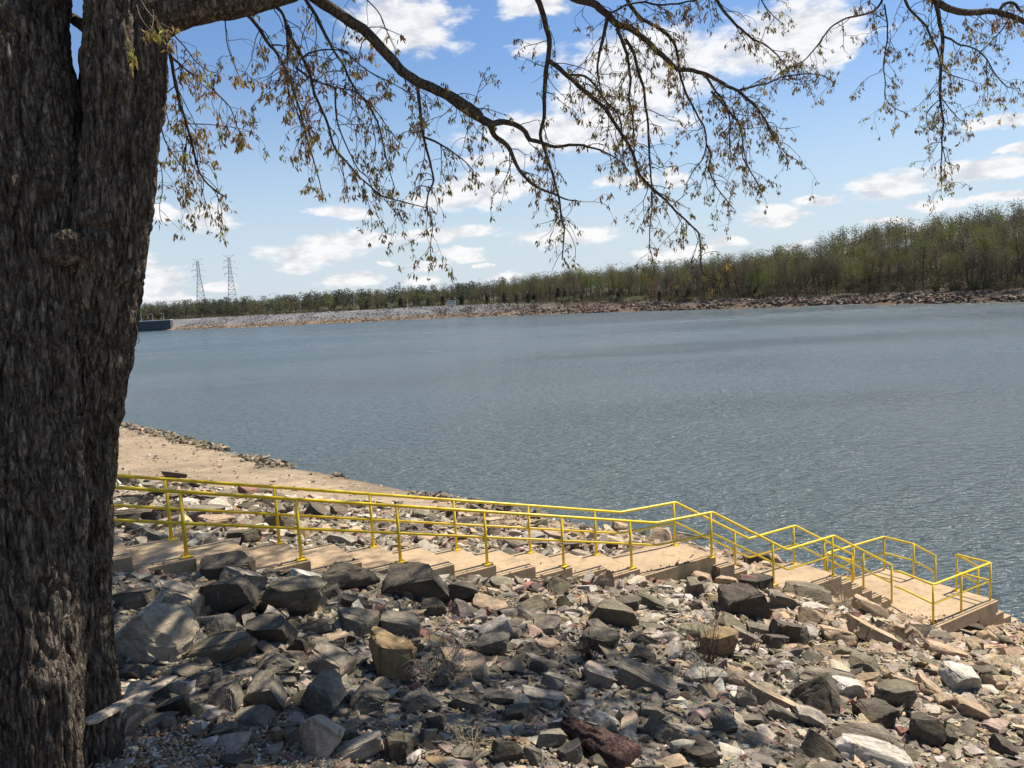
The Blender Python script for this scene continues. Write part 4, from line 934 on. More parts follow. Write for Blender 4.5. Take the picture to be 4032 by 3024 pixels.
# rows of dark stones along the far end of the beach
srow = []
sh_ = SHORE[2:9]; sl = np.concatenate([[0], np.cumsum(np.hypot(*np.diff(sh_, axis=0).T))])
for k in range(1500):
    q_ = rngF.uniform(sl[1], sl[-1]); x_, y_ = np.interp(q_, sl, sh_[:, 0]), np.interp(q_, sl, sh_[:, 1])
    if perlin(np.array([q_*.16, 3.3, 0.]))+.12*rngF.normal() < (-.05 if x_ < -14 else .12): continue
    off = abs(rngF.normal())*.55+.05; srow.append((x_-.7*off, y_-.7*off, 0))
srow = np.array(srow); srow[:, 2] = ground(srow[:, 0], srow[:, 1]); sz = rngF.uniform(.16, .48, len(srow)); S_ = np.stack([sz*1.2, sz, sz*.7], -1); srow[:, 2] += .15*sz
tt_ = np.array([COL[c] for c in rngF.choice(list('DGOOT'), len(srow))])*rngF.uniform(.8, 1.2, (len(srow), 1))
V, F, T = scatter(SMALL, srow, S_, rngF, .3, tt_)
tag(obj('shoreline_stones', nmesh('shoreline_stones', V, F, M_RUBBLE, T)), "dark stones in broken rows along the beach's waterline", 'stones', kind='stuff')
# pebbles
pp = []
for (n, X0, X1, Y0, Y1) in ((2000, 300, 1150, 2830, 3060), (700, 1000, 2300, 2860, 3060), (700, 1740, 1880, 2370, 2450), (600, 1850, 2200, 2290, 2380), (700, 500, 3900, 2500, 3040)):
    for k in range(n):
        X, Y = rngF.uniform(X0, X1), rngF.uniform(Y0, Y1); pp.append((X, Y))
pp = np.array(pp)
# intersect with the bank by a few fixed-point steps
dirs = np.array([ray(X, Y) for X, Y in pp]); t = np.full(len(pp), 7.5)
for it in range(14):
    Q = dirs*t[:, None]; g = ground(Q[:, 0], Q[:, 1]); t = t+.6*((CH+Q[:, 2]-g)/np.maximum(.18, -dirs[:, 2]+.02))*.55
Q = dirs*t[:, None]; Pp = np.stack([Q[:, 0], Q[:, 1], ground(Q[:, 0], Q[:, 1])], -1)
k = (t > 4) & (t < 22) & (stairdist(Pp) > .05); Pp = Pp[k]; n = len(Pp); sz = rngF.uniform(.014, .036, n)
Pp[:, 2] += sz*.3+.012
pc = np.array([(.42,.30,.16),(.50,.40,.27),(.30,.17,.09),(.55,.50,.42),(.22,.19,.15),(.36,.22,.12)])[rngF.integers(0, 6, n)]*rngF.uniform(.8, 1.2, (n, 1))
V, F, T = scatter([rock_shape(1, rngF, 'round') for _ in range(6)], Pp, np.stack([sz*1.3, sz, sz*.7], -1), rngF, .3, pc)
tag(obj('gravel', nmesh('gravel', V, F, M_RUBBLE, T, True)), 'small tan and brown pebbles lying between the rocks', 'gravel', kind='stuff')

# ------------------------------------------------------------------ wood and dry plants on the bank
def on_bank(X, Y, lift=0.):
    p = at(X, Y, hit(X, Y)); p[2] += lift; return p
def beam(name, Pa, Pb, w, h, mat, label, cat, seed, taper=.6, wob=.02, n=40, seg=24, flatten=2.6):
    Pa, Pb = np.asarray(Pa), np.asarray(Pb); L_ = np.linalg.norm(Pb-Pa); T = (Pb-Pa)/L_; u = norm(np.cross(T, [0, 0, 1])); v = np.cross(u, T); o = (Pa+Pb)/2
    q = np.linspace(0, 1, n); an = np.arange(seg)*2*math.pi/seg; c, s = np.cos(an), np.sin(an); rr = 1/((np.abs(c)**flatten+np.abs(s)**flatten)**(1/flatten))
    sc = 1-(1-taper)*q; end = np.minimum(1, np.minimum(q/.05+.35, (1-q)/.06+.15)); sc = sc*end
    x = c*rr*w/2; y = s*rr*h/2
    V = (Pa+T*L_*q[:, None])[:, None]+sc[:, None, None]*(x[None, :, None]*u+y[None, :, None]*v)
    loc = np.stack([np.broadcast_to(q[:, None]*L_*2.5, (n, seg)), np.broadcast_to(c*rr*w*9, (n, seg)), np.broadcast_to(s*rr*h*9, (n, seg))], -1)
    dsp = wob*(fbm(loc*1.6+seed, 4)+.5*(1-np.abs(fbm(loc*np.array([1, 4, 4])+seed, 2))))
    rd = x[None, :, None]*u+y[None, :, None]*v; rd = rd/np.linalg.norm(rd, axis=-1, keepdims=True)
    V = V+rd*dsp[..., None]+(wob*2*fbm(np.stack([q*3+seed, q*0, q*0], -1), 2))[:, None, None]*v
    i = np.arange(n-1)[:, None]*seg; j = np.arange(seg)[None]; j2 = (j+1) % seg
    F = np.stack([i+j, i+j2, i+seg+j2, i+seg+j], -1).reshape(-1, 4).tolist()+[list(range(seg))[::-1], [(n-1)*seg+k for k in range(seg)]]
    return tag(obj(name, nmesh(name, V.reshape(-1, 3)-o, F, mat, None, True), None, tuple(o)), label, cat)
def o_(x, y): return x/1.62, 2000+y/1.62
beam('driftwood_plank', at(*o_(560, 1370), 5.05), at(*o_(1130, 1075), 5.8), .085, .034, M_DRIFT, 'pale weathered plank leaning against the foot of the oak trunk', 'plank', 3.3, .55, .009, 50, 32, 5)
bx, by = 1500+820/1.8433, 2200+510/1.8433
tb = hit(bx, by+30); pc_ = at(bx, by, tb)
beam('timber_block', pc_+np.array([-.19, -.08, -.07]), pc_+np.array([.21, .05, .06]), .22, .20, M_TIMBER, 'sawn grey timber block lying among the rocks', 'timber', 5.5, 1.0, .006, 20, 32, 9)
bx, by = 1500+1320/1.8433, 2200+1180/1.8433; ex, ey = 1500+1800/1.8433, 2200+1480/1.8433
beam('rotten_log', at(ex, ey, hit(ex, ey+30)), at(bx, by, hit(bx, by+60)), .34, .28, M_REDLOG, 'red-brown rotten log tapering to a point at the bottom edge', 'log', 8.1, .18, .05, 60, 40, 2.2)
def dry_plant(X, Y, n, hgt, spread, mat, name, label, seed, thick=.0022, droop=0, twigs=3):
    thick *= 1.8; hgt *= 1.15
    rng = np.random.default_rng(seed); p = on_bank(X, Y); mb = MB()
    for k in range(n):
        d = norm(np.array([rng.normal()*spread, rng.normal()*spread, 1.])); L_ = hgt*rng.uniform(.5, 1.1); pts = [np.array([rng.normal()*.05*spread, rng.normal()*.05*spread, -.02])]
        for j in range(5): d = norm(d+rng.normal(size=3)*.16+np.array([0, 0, -droop*j*.1])); pts.append(pts[-1]+d*L_/5)
        mb.tube(pts, np.linspace(thick, thick*.4, 6), 4, False)
        for j in range(twigs):
            a = pts[rng.integers(2, 5)]; e = norm(d+rng.normal(size=3)*.7); mb.tube([a, a+e*L_*.12, a+norm(e+rng.normal(size=3)*.3)*L_*.25], [thick*.6, thick*.5, thick*.3], 3, False)
    t = thing(name, label, 'plant', tuple(p)); obj('stems', mb.mesh('stems', mat, True), t); return t
cx = lambda x: 2700+x/1.6607
cy = lambda y: 2200+y/1.6607
bxf = lambda x: 1500+x/1.8433
byf = lambda y: 2200+y/1.8433
dry_plant(cx(165), cy(690), 26, .55, .35, M_DARKSTEM, 'dry_bush', 'dark leafless bush in front of the yellow ochre block', 1, .003, 0, 5)
dry_plant(bxf(1510), byf(770), 34, .34, .22, M_DARKSTEM, 'dry_bush', 'short dark brown tuft behind the pinkish tan slab', 2, .0035, 0, 3)
dry_plant(cx(1030), cy(310), 34, .45, .12, M_STRAW, 'dry_grass', 'pale dry grass stems below the lowest flight of steps', 3, .0022, 0, 1)
dry_plant(cx(1080), cy(400), 30, .42, .14, M_STRAW, 'dry_grass', 'pale dry grass stems above the long tan slab', 4, .0022, 0, 1)
dry_plant(bxf(400), byf(900), 16, .75, .5, M_STRAW, 'dead_weed', 'tangle of pale dead stems hanging beside the ochre boulder', 5, .004, 1.2, 5)
dry_plant(bxf(650), byf(1400), 18, .42, .6, M_STRAW, 'dead_weed', 'low pale dead weed near the bottom edge, left of centre', 6, .003, .8, 4)
dry_plant(cx(200), cy(420), 14, .45, .3, M_DARKSTEM, 'dry_bush', 'thin dark twigs left of the dark streaked boulder', 7, .0022, 0, 4)
dry_plant(cx(150), cy(860), 10, .4, .3, M_DARKSTEM, 'dry_bush', 'thin dark twigs standing in the pale slab', 8, .0022, 0, 4)
dry_plant(bxf(2105), byf(105), 7, .2, .15, M_DARKSTEM, 'dry_bush', 'little dark stub of twigs by the edge of the first landing', 9, .006, 0, 2)
dry_plant(bxf(1750), byf(230), 9, .42, .35, M_DARKSTEM, 'dry_bush', 'few thin twigs below the end of the first flight', 10, .0022, 0, 4)
dry_plant(cx(460), cy(620), 12, .4, .4, M_DARKSTEM, 'dry_bush', 'thin grey twigs between two dark boulders right of the dry bush', 11, .0022, 0, 4)

# ------------------------------------------------------------------ the far shore
FS = np.array([(-900,560),(-500,520),(-216,486),(-196,482),(-134,435),(-37,405),(42,344),(96,285),(110,283),(121,272),(114,262),(138,221),(172,165),(230,80),(300,0)])
def far_ground(x, y, rough=True):
    x = np.asarray(x, float); y = np.asarray(y, float); t = -polydist(x, y, FS)
    zr = np.interp(t, [-30,0,3,8,16,30,60,110,200,900], [-6,-.1,1.3,2.6,3.4,4.4,5.8,8,9.5,11])
    zl = np.interp(t, [-30,0,4,7,19,25,36,120,900], [-6,-.1,1.2,1.9,5.7,5.8,4.6,5.2,7.5])
    zr = zr+smooth(110, 215, x)*np.interp(t, [0, 18, 60, 110, 200], [0, 1.2, 8.5, 13, 14])
    k = smooth(-45, 55, x); z = zl*(1-k)+zr*k
    if rough: z = z+.35*fbm(np.stack([x*.16, y*.16, 0*x], -1), 3)*smooth(.5, 3, t)*(.35+.65*k)
    return z
FX = np.concatenate([np.linspace(-900, -260, 30), np.linspace(-250, 330, 240), np.linspace(340, 800, 20)])
FY = np.concatenate([np.linspace(-40, 150, 20), np.linspace(155, 560, 190), np.linspace(580, 1300, 30)])
fx, fy = np.meshgrid(FX, FY); fz = far_ground(fx, fy); ft = -polydist(fx, fy, FS)
Vf = np.stack([fx, fy, fz], -1).reshape(-1, 3); nx, ny = len(FX), len(FY)
ii = (np.arange(ny-1)[:, None]*nx+np.arange(nx-1)[None]).ravel(); Ff = np.stack([ii, ii+1, ii+nx+1, ii+nx], -1)
keep = (ft.reshape(-1)[Ff] > -25).any(1); Ff = Ff[keep]
kk = smooth(-45, 55, fx).reshape(-1, 1); z1 = fz.reshape(-1, 1); tt1 = ft.reshape(-1, 1)
lt_ = smooth(9, 15, tt1)*kk; low = smooth(2.3, 1.5, z1+.35*fbm(Vf*.2, 3)[:, None]); grass = np.maximum(smooth(18, 26, tt1), lt_)
tintf = np.array([.165, .16, .158])*(1-kk)+kk*np.array([.11, .09, .07]); tintf = tintf*(1-low)+low*(np.array([.20, .145, .10])*(1-.35*kk))
tintf = tintf*(1-grass)+grass*(np.array([.12, .11, .065])*(1-kk)+kk*np.array([.065, .052, .036]))
def far_ground_mat():
    m, nt, b, o = mat_new('far_bank_ground'); P = nod(nt, 'ShaderNodeNewGeometry').outputs['Position']
    c = nod(nt, 'ShaderNodeAttribute', attribute_name='tint').outputs['Color']
    n1 = noise(nt, P, .9, 5, .7); n2 = noise(nt, P, .13, 4, .6)
    c = mixc(nt, 1, c, ramp(nt, n1, [(.3, .55), (.5, 1.), (.7, 1.45)]), 'MULTIPLY'); c = mixc(nt, .8, c, ramp(nt, n2, [(.3, .75), (.5, 1.), (.7, 1.2)]), 'MULTIPLY')
    nt.links.new(c, b.inputs['Base Color']); b.inputs['Roughness'].default_value = .95; b.inputs['Specular IOR Level'].default_value = .1
    bump(nt, n1, .8, .6, b); return m
tag(obj('far_bank', nmesh('far_bank', Vf, Ff, far_ground_mat(), tintf, True)), kind='structure')

rngV = np.random.default_rng(9)
def vis(P, m=60):
    X, Y, d = project(P); return (X > 450-m) & (X < PW+m) & (d > 1)
# riprap on the far banks
n = 27000; a = rngV.random(n); seglen = np.concatenate([[0], np.cumsum(np.hypot(*np.diff(FS[3:13], axis=0).T))]); q = a*seglen[-1]
bx_ = np.interp(q, seglen, FS[3:13, 0]); by_ = np.interp(q, seglen, FS[3:13, 1]); off = rngV.random(n)**1.2*22
kq = smooth(-45, 55, bx_); off = np.where(kq > .5, off*.42, off)
Pq = np.stack([bx_+off*.62+rngV.normal(size=n), by_+off*.78+rngV.normal(size=n)], -1); zq = far_ground(Pq[:, 0], Pq[:, 1]); Pq = np.concatenate([Pq, zq[:, None]], 1)
msk = perlin(np.stack([Pq[:, 0]*.09, Pq[:, 1]*.09, Pq[:, 2]*.4], -1))*1.8+.62-.12*smooth(-45, 55, Pq[:, 0]); k = vis(Pq) & (-polydist(Pq[:, 0], Pq[:, 1], FS) > .1) & (rngV.random(len(Pq)) < msk); Pq = Pq[k]; n = len(Pq)
sz = (.22+.55*rngV.random(n)**2)*(1+.7*smooth(-45, 55, Pq[:, 0])); lowq = smooth(2.4, 1.4, Pq[:, 2]+rngV.normal(size=n)*.25)[:, None]; kq = smooth(-45, 55, Pq[:, 0])[:, None]
ca = np.array([(.20,.195,.19),(.27,.265,.255),(.13,.13,.125),(.36,.35,.335)])[rngV.integers(0, 4, n)]; cb = np.array([(.23,.16,.112),(.29,.21,.15),(.14,.10,.075),(.38,.30,.22)])[rngV.integers(0, 4, n)]
mix = np.clip(lowq+kq*.75, 0, 1); tq = (ca*(1-mix)+cb*mix)*(1-.38*kq)
Pq[:, 2] += .2*sz
V, F, T = scatter([rock_shape(1, rngV, 'wedge') for _ in range(12)], Pq, np.stack([sz*1.25, sz, sz*.7], -1), rngV, .4, tq)
tag(obj('riprap', nmesh('riprap', V, F, M_RUBBLE, T)), 'broken stones lining the far shore and the dam embankment', 'rocks', kind='stuff')

# lock wall with lamp posts
wl = thing('lock_wall', 'low dark concrete wall at the far left waterline', 'wall', (-240, 484, 0))
def fpt(X, Y, t): return at(X, Y, t)
wR = onz(674, 1299, 0); wL = onz(380, 1316, 0); wd = norm(wR-wL); wn = np.array([-wd[1], wd[0], 0])
WH = 5.7; Lw = np.linalg.norm(wR-wL)
Mw = lambda Q: wL[None]+Q[:, :1]*wd+Q[:, 1:2]*wn+np.array([0, 0, 1])*Q[:, 2:3]-np.array(wl.location)
nb = 7
for k in range(nb):
    obj('wall_panel', MB().box((Lw*k/nb+.06, 0, -2), (Lw*(k+1)/nb-.06, 6, WH), Mw).mesh('wall_panel', M_WALL), wl)
obj('wall_core', MB().box((0, .3, -2), (Lw-.1, 5.8, WH-.2), Mw).mesh('wall_core', M_WALL), wl)
obj('coping', MB().box((-.1, -.15, WH+.003), (Lw+.1, 6.2, WH+.4), Mw).mesh('coping', M_CAP), wl)
for i, X in enumerate((555, 600, 643)):
    u = np.linalg.norm(onz(X, 1299+(674-X)*.058, 0)-wL); b0 = wL+wd*u+wn*3.5+np.array([0, 0, WH+.4])
    lp = thing('lamp_post', ['lamp post on the dark wall, nearest the oak trunk', 'middle lamp post of three on the dark wall', 'lamp post on the dark wall, nearest the stony embankment'][i], 'lamp', tuple(b0), 'lamp posts on the lock wall')
    obj('pole', MB().tube([(0, 0, 0), (0, 0, 3.4)], [.11, .08], 6).mesh('pole', M_STEEL), lp)
    ar = obj('arm', MB().tube(round_path([(0, 0, 3.3), (0, 0, 3.75), (-.9, 0, 3.85)], .3), .07, 6).mesh('arm', M_STEEL), lp)
    obj('lamp_head', MB().box((-1.5, -.2, 3.74), (-.8, .2, 3.98)).mesh('lamp_head', M_WHITE), ar)

# transmission towers
def tower(X, Ytop, Ybase, t, rot, label, wb=4.3, T_top=False):
    b0 = at(X, Ybase, t); Ht = (Ybase-Ytop)*t/FPX; b0 = np.array(b0)
    th = thing('transmission_tower', label, 'pylon', tuple(b0), 'transmission towers')
    th.rotation_euler[2] = rot
    prof = [(0, wb), (.30, wb*.68), (.55, wb*.43), (.70, wb*.26), (.95, wb*.17)]
    hw = lambda h: np.interp(h, [p[0] for p in prof], [p[1] for p in prof])
    lv = [0, .10, .19, .28, .36, .44, .51, .58, .64, .70, .74, .79, .84, .89, .93, .955]
    cor = [(-1, -1), (1, -1), (1, 1), (-1, 1)]; r = .17
    for (sx, sy) in cor: obj('leg', MB().tube([(sx*hw(h), sy*hw(h), h*Ht) for h in lv], r, 4).mesh('leg', M_STEEL), th)
    for f in range(4):
        m = MB(); (ax, ay), (bx, by) = cor[f], cor[(f+1) % 4]
        for i, (h0, h1) in enumerate(zip(lv[:-1], lv[1:])):
            a0 = np.array([ax*hw(h0), ay*hw(h0), h0*Ht]); b0_ = np.array([bx*hw(h0), by*hw(h0), h0*Ht]); a1 = np.array([ax*hw(h1), ay*hw(h1), h1*Ht]); b1 = np.array([bx*hw(h1), by*hw(h1), h1*Ht])
            m.tube([a0, b1], .075, 3, False); m.tube([b0_, a1], .075, 3, False); m.tube([a1, b1], .09, 3, False)
        obj('bracing', m.mesh('bracing', M_STEEL), th)
    for h, w in ((.70, 3.0), (.80, 3.9), (.905, 2.9)):
        m = MB(); z = h*Ht
        for s in (-1, 1):
            x0 = s*hw(h); x1 = s*(hw(h)+w)
            m.tube([(x0, -hw(h), z), (x1, 0, z)], .11, 3); m.tube([(x0, hw(h), z), (x1, 0, z)], .11, 3); m.tube([(x0, 0, z+.03*Ht), (x1, 0, z)], .09, 3)
            m.tube([(x1, 0, z), (x1, 0, z-.045*Ht)], .10, 4)
        obj('cross_arm', m.mesh('cross_arm', M_STEEL), th)
    m = MB(); z = .955*Ht; w = hw(.955)
    for s in (-1, 1):
        m.tube([(s*w, -w, z), (s*4.0, 0, Ht)], .10, 3); m.tube([(s*w, w, z), (s*4.0, 0, Ht)], .10, 3); m.tube([(s*4.0, 0, Ht), (0, 0, Ht-.012*Ht), (0, 0, z)], .08, 3)
    obj('peak_arm', m.mesh('peak_arm', M_STEEL), th)
    return th
tower(798, 1021, 1246, 640, .42, 'left of the two tall lattice pylons beyond the dam')
tower(922, 1006, 1246, 610, .30, 'right of the two tall lattice pylons beyond the dam')
tower(1578, 1108, 1200, 900, .2, 'tiny far pylon showing just above the woods', 3.8)

# warning board on the embankment
sgp = at(1777, 1202, 432); sg = thing('warning_sign', 'white warning board with dark lettering on the stony embankment', 'sign', tuple(sgp)); sg.rotation_euler[2] = .05
obj('board', MB().box((-2.45, -.05, .2), (2.45, .05, 2.4)).mesh('board', M_WHITE), sg)
for s in (-1.7, 1.7): obj('post', MB().box((s-.1, .06, -1.2), (s+.1, .2, 2.3)).mesh('post', M_STEEL), sg)
cu = bpy.data.curves.new('lettering', 'FONT'); cu.body = 'WARNING'; cu.size = .98; cu.align_x = 'CENTER'; cu.extrude = .01; cu.offset = .02
to = bpy.data.objects.new('lettering', cu); C.objects.link(to); dg = bpy.context.evaluated_depsgraph_get(); me = bpy.data.meshes.new_from_object(to.evaluated_get(dg)); bpy.data.objects.remove(to)
co = np.array([v.co[:] for v in me.vertices]); co = np.stack([co[:, 0]*4.1/np.ptp(co[:, 0]), -.065-co[:, 2], 1.42+co[:, 1]], -1); me.vertices.foreach_set('co', co.ravel().astype(np.float32)); me.materials.clear(); me.materials.append(M_INK); me.update()
obj('lettering', me, sg)
m = MB()
for (x0, x1) in ((-2.0, .25), (.6, 2.1)): m.box((x0, -.062, .78), (x1, -.052, 1.0))
obj('small_print', m.mesh('small_print', M_INK), sg)

# --- trees
def grow(h, rng, spread, nl, lean=.04, first=.28, sides=5):
    """trunk + limbs; returns MB and the twig ends"""
    mb = MB(); p = np.array([0, 0, -.3]); d = norm(np.array([rng.normal()*lean, rng.normal()*lean, 1.])); pts = [p]
    nseg = 9
    for k in range(nseg): d = norm(d+np.array([rng.normal()*.06, rng.normal()*.06, .12])); pts.append(pts[-1]+d*h*.86/nseg)
    pts = np.array(pts); r0 = h*.0125; rad = np.linspace(r0, r0*.22, nseg+1); rad[0] *= 1.25
    mb.tube(pts, rad, sides, False); ends = [pts[-1]]
    for k in range(nl):
        f = first+(1-first)*rng.random()**.85*.97; i = min(int(f*nseg), nseg-1); b = pts[i]+(pts[i+1]-pts[i])*(f*nseg-i); az = rng.uniform(0, 2*math.pi)
        L_ = h*spread*(1.08-f*.75)*rng.uniform(.7, 1.2); e = norm(np.array([math.cos(az), math.sin(az), rng.uniform(.5, 1.25)])); lp = [b]
        for j in range(4): e = norm(e+rng.normal(size=3)*.16+np.array([0, 0, .12])); lp.append(lp[-1]+e*L_/4)
        rr = rad[i]*.45; mb.tube(lp, np.linspace(rr, rr*.3, 5), 4, False); ends += [lp[-1], lp[3], lp[2]]
        for j in range(3):
            b2 = lp[rng.integers(1, 4)]; e2 = norm(e+rng.normal(size=3)*.7); q2 = b2+e2*L_*.4; mb.tube([b2, b2+e2*L_*.2+rng.normal(size=3)*.1, q2], [rr*.4, rr*.3, rr*.15], 3, False); ends.append(q2)
    return mb, np.array(ends)
def cards(P, sz, rng, flat=1.0):
    n = len(P); a = rng.normal(size=(n, 3)); a /= np.linalg.norm(a, axis=1)[:, None]; b = rng.normal(size=(n, 3)); b -= a*(a*b).sum(1)[:, None]; b /= np.linalg.norm(b, axis=1)[:, None]
    s = (sz*rng.uniform(.5, 1.3, n))[:, None]; V = np.stack([P-a*s, P+b*s*.55, P+a*s, P-b*s*.55], 1).reshape(-1, 3); F = np.arange(4*n).reshape(-1, 4)
    T = np.repeat(rng.uniform(.65, 1.35, (n, 1))*np.ones(3), 4, 0); return V, F, T
TV = []
for i in range(12):
    rng = np.random.default_rng(100+i); h = 1.0*rng.uniform(13.5, 17.5); mb, ends = grow(h, rng, rng.uniform(.30, .46), rng.integers(17, 26), .05, rng.uniform(.15, .32))
    tm = mb.mesh('tree_trunk', M_FARBARK)
    ncl = [3400, 4600, 1700, 4000][i % 4]; pick = ends[rng.integers(0, len(ends), ncl)]+np.clip(rng.normal(size=(ncl, 3)), -1.4, 1.4)*np.array([1.25, 1.25, 1.0])
    V, F, T = cards(pick, .12, rng); TV.append((tm, nmesh('tree_crown', V, F, M_FARLEAF, T), h))
EV = []
for i in range(5):                              # cedars: dense dark cones
    rng = np.random.default_rng(200+i); h = rng.uniform(4.5, 7.5); mb = MB(); mb.tube([(0, 0, -.3), (0, 0, h*.5), (0, 0, h*.95)], [.14, .09, .03], 5, False)
    n = 900; f = rng.random(n)**.8; az = rng.uniform(0, 6.283, n); rr = np.sqrt(np.clip(1-((f-.33)/.70)**2, .02, 1))*h*.24*rng.uniform(.3, 1.15, n)*(1+.3*perlin(np.stack([az*1.2, f*4, f*0+i], -1))); P_ = np.stack([rr*np.cos(az), rr*np.sin(az), .25+f*(h-.3)], -1)
    V, F, T = cards(P_, .30, rng); EV.append((mb.mesh('cedar_trunk', M_FARBARK), nmesh('cedar_crown', V, F, M_FARLEAF, T), h))
SV = []
for i in range(4):                              # rounded shrubs
    rng = np.random.default_rng(300+i); mb = MB(); P_ = []
    for k in range(9):
        d = norm(np.array([rng.normal()*.6, rng.normal()*.6, 1.])); e = d*rng.uniform(1.2, 2.4); mb.tube([(0, 0, -.2), e*.5+rng.normal(size=3)*.1, e], [.05, .04, .015], 4, False); P_.append(e+rng.normal(size=(46, 3))*np.array([.5, .5, .38]))
    V, F, T = cards(np.concatenate(P_), .17, rng); SV.append((mb.mesh('shrub_stems', M_FARBARK), nmesh('shrub_leaves', V, F, M_FARLEAF, T), 2.4))
BV = []
for i in range(3):                              # leafless saplings
    rng = np.random.default_rng(400+i); mb = MB()
    for k in range(16):
        d = norm(np.array([rng.normal()*.22, rng.normal()*.22, 1.])); e = d*rng.uniform(1.2, 3.0); o = np.array([rng.normal()*.7, rng.normal()*.5, -.2]); mb.tube([o, o+e*.5+rng.normal(size=3)*.08, o+e], [.05, .035, .015], 3, False)
        for j in range(3): q_ = o+e*rng.uniform(.4, .9); mb.tube([q_, q_+rng.normal(size=3)*.2+np.array([0, 0, .5])], [.02, .01], 3, False)
    BV.append(mb.mesh('sapling_stems', simple('sapling_bark', (.16, .115, .085), .95, .1, 0, .3, 1, 0) if i == 0 else bpy.data.materials['sapling_bark']))
PAL = {'olive': (.122, .115, .052), 'grey': (.105, .094, .068), 'yellow-green': (.155, .160, .052), 'bright green': (.14, .185, .050), 'rusty': (.145, .108, .060)}
TLAB = {k: f'{k} leafed spring tree in the woods on the far bank' for k in PAL}; TLAB['grey'] = 'almost bare grey tree in the woods on the far bank'
def tree_label(cn, row, X):
    z = 'beyond the warning sign' if X < 2300 else 'left of the stony spit' if X < 2750 else 'above the stony spit' if X < 3200 else 'right of the cove' if X < 3650 else 'at the right edge'
    r_ = ('fronting', 'just inside', 'deeper in', 'high in')[row]; a = 'almost bare grey tree' if cn == 'grey' else f'{cn} spring tree'
    return f'{a} {r_} the far woods {z}'
def put(var, name, p, sc, rz, col, label, cat, group, parts_=('trunk', 'crown')):
    t = thing(name, label, cat, tuple(p), group); t.scale = (sc, sc, sc); t.rotation_euler[2] = rz
    a = obj(parts_[0], var[0], t); b = obj(parts_[1], var[1], t); b.color = (*col, 1); a.color = (.1, .08, .07, 1); return t
def pick_col(rng, x):
    kname = rng.choice(list(PAL), p=[.35, .28, .19, .08, .10]); return kname, np.array(PAL[kname])*rng.uniform(.8, 1.2)
def on_far(Xpx, off, rng):
    """point on the far bank: photo column and metres behind the waterline"""
    d = ray(Xpx, 1150); d = d/np.hypot(d[0], d[1]); r_ = np.arange(150, 700, 1.5); t = -polydist(d[0]*r_, d[1]*r_, FS)
    if Xpx < 720: r_ = np.arange(560+off*.5, 900, 1.5); t = r_*0+999
    i = np.where(t > off)[0]; r0 = r_[i[0]] if len(i) else 500; x, y = d[0]*r0, d[1]*r0; return np.array([x, y, float(far_ground(x, y))])
rngW = np.random.default_rng(15); ntree = 0; spots = []
for row, (off0, off1, step) in enumerate(((9, 17, 44), (18, 30, 42), (32, 46, 40), (50, 70, 36))):
    X = 1950+row*10
    while X < 4180 and ntree < 288:
        off = rngW.uniform(off0, off1); lo = smooth(1950, 2750, X); off = off+(1-lo)*(24+row*4)
        p = on_far(X+rngW.normal()*6, off, rngW); d = np.hypot(p[0], p[1]); cn, col = pick_col(rngW, X)
        v = TV[rngW.integers(0, 12)]; sc = rngW.uniform(.62, 1.18)*(.80+.22*smooth(1950, 3300, X))
        put(v, 'deciduous_tree', p, sc, rngW.uniform(0, 6.28), col, tree_label(cn, row, X), 'tree', f'{cn} trees of the far woods'); ntree += 1
        X += step*rngW.uniform(.6, 1.4)*(300/d)
# the deeper woods
parts = []; tparts = []
lowc = []
for i in range(8):
    rng = np.random.default_rng(500+i); mb, ends = grow(15, rng, .30, 4, sides=3, first=.15); ncl = 240 if i < 5 else 170
    if i < 5: P_ = ends[rng.integers(0, len(ends), ncl)]+np.clip(rng.normal(size=(ncl, 3)), -1.3, 1.3)*np.array([1.5, 1.5, 1.4])
    else:
        a_ = rng.uniform(0, 6.28, ncl); hh = rng.random(ncl); rq = np.sqrt(np.clip(1-((hh-.45)/.58)**2, .03, 1))*3.4*rng.random(ncl)**.5; P_ = np.stack([np.cos(a_)*rq, np.sin(a_)*rq, 3.5+hh*11], -1)
    V, F, T = cards(P_, .50 if i < 5 else .76, rng); V = V.reshape(-1, 4, 3)[:, :3].reshape(-1, 3); T = T.reshape(-1, 4, 3)[:, :3].reshape(-1, 3); F = np.arange(len(V)).reshape(-1, 3)
    mb = MB(); mb.tube([(0, 0, -.3), rng.normal(size=3)*.2+np.array([0, 0, 6]), rng.normal(size=3)*.4+np.array([0, 0, 12])], [.2, .14, .05], 3, False)
    for e_ in ends[rng.integers(0, len(ends), 7)]: mb.tube([(0, 0, max(2., e_[2]-3.)), e_], [.07, .02], 3, False)
    lowc.append((V, F, T, np.concatenate(mb.V), mb.F))
VV, FF, TT, bse = [], [], [], 0; VT, FT, bt = [], [], 0
for k in range(2000):
    X = rngW.uniform(480, 4250) if k < 1250 else rngW.uniform(480, 2300); lo = smooth(1700, 2700, X); off = rngW.uniform(46, 150+70*smooth(3000, 3500, X))*lo+(1-lo)*rngW.uniform(60, 260)
    if X < 1700: off = rngW.uniform(42, 150)
    pine = X < 2000 and rngW.random() < .42; p = on_far(X, off, rngW); V, F, T, Vt, Ft = lowc[rngW.integers(5, 8) if pine else rngW.integers(0, 5)]; sc = rngW.uniform(.55, 1.12)*(.85+.2*lo); a = rngW.uniform(0, 6.28)
    M = np.array([[math.cos(a), -math.sin(a), 0], [math.sin(a), math.cos(a), 0], [0, 0, 1]])*sc; cn, col = pick_col(rngW, X)
    if pine: col = np.array((.060, .066, .044))*rngW.uniform(.8, 1.2)
    VV.append(V@M.T+p); FF.append(F+bse); TT.append(T*col); bse += len(V); VT.append(Vt@M.T+p); FT += [[i+bt for i in f] for f in Ft]; bt += len(Vt)
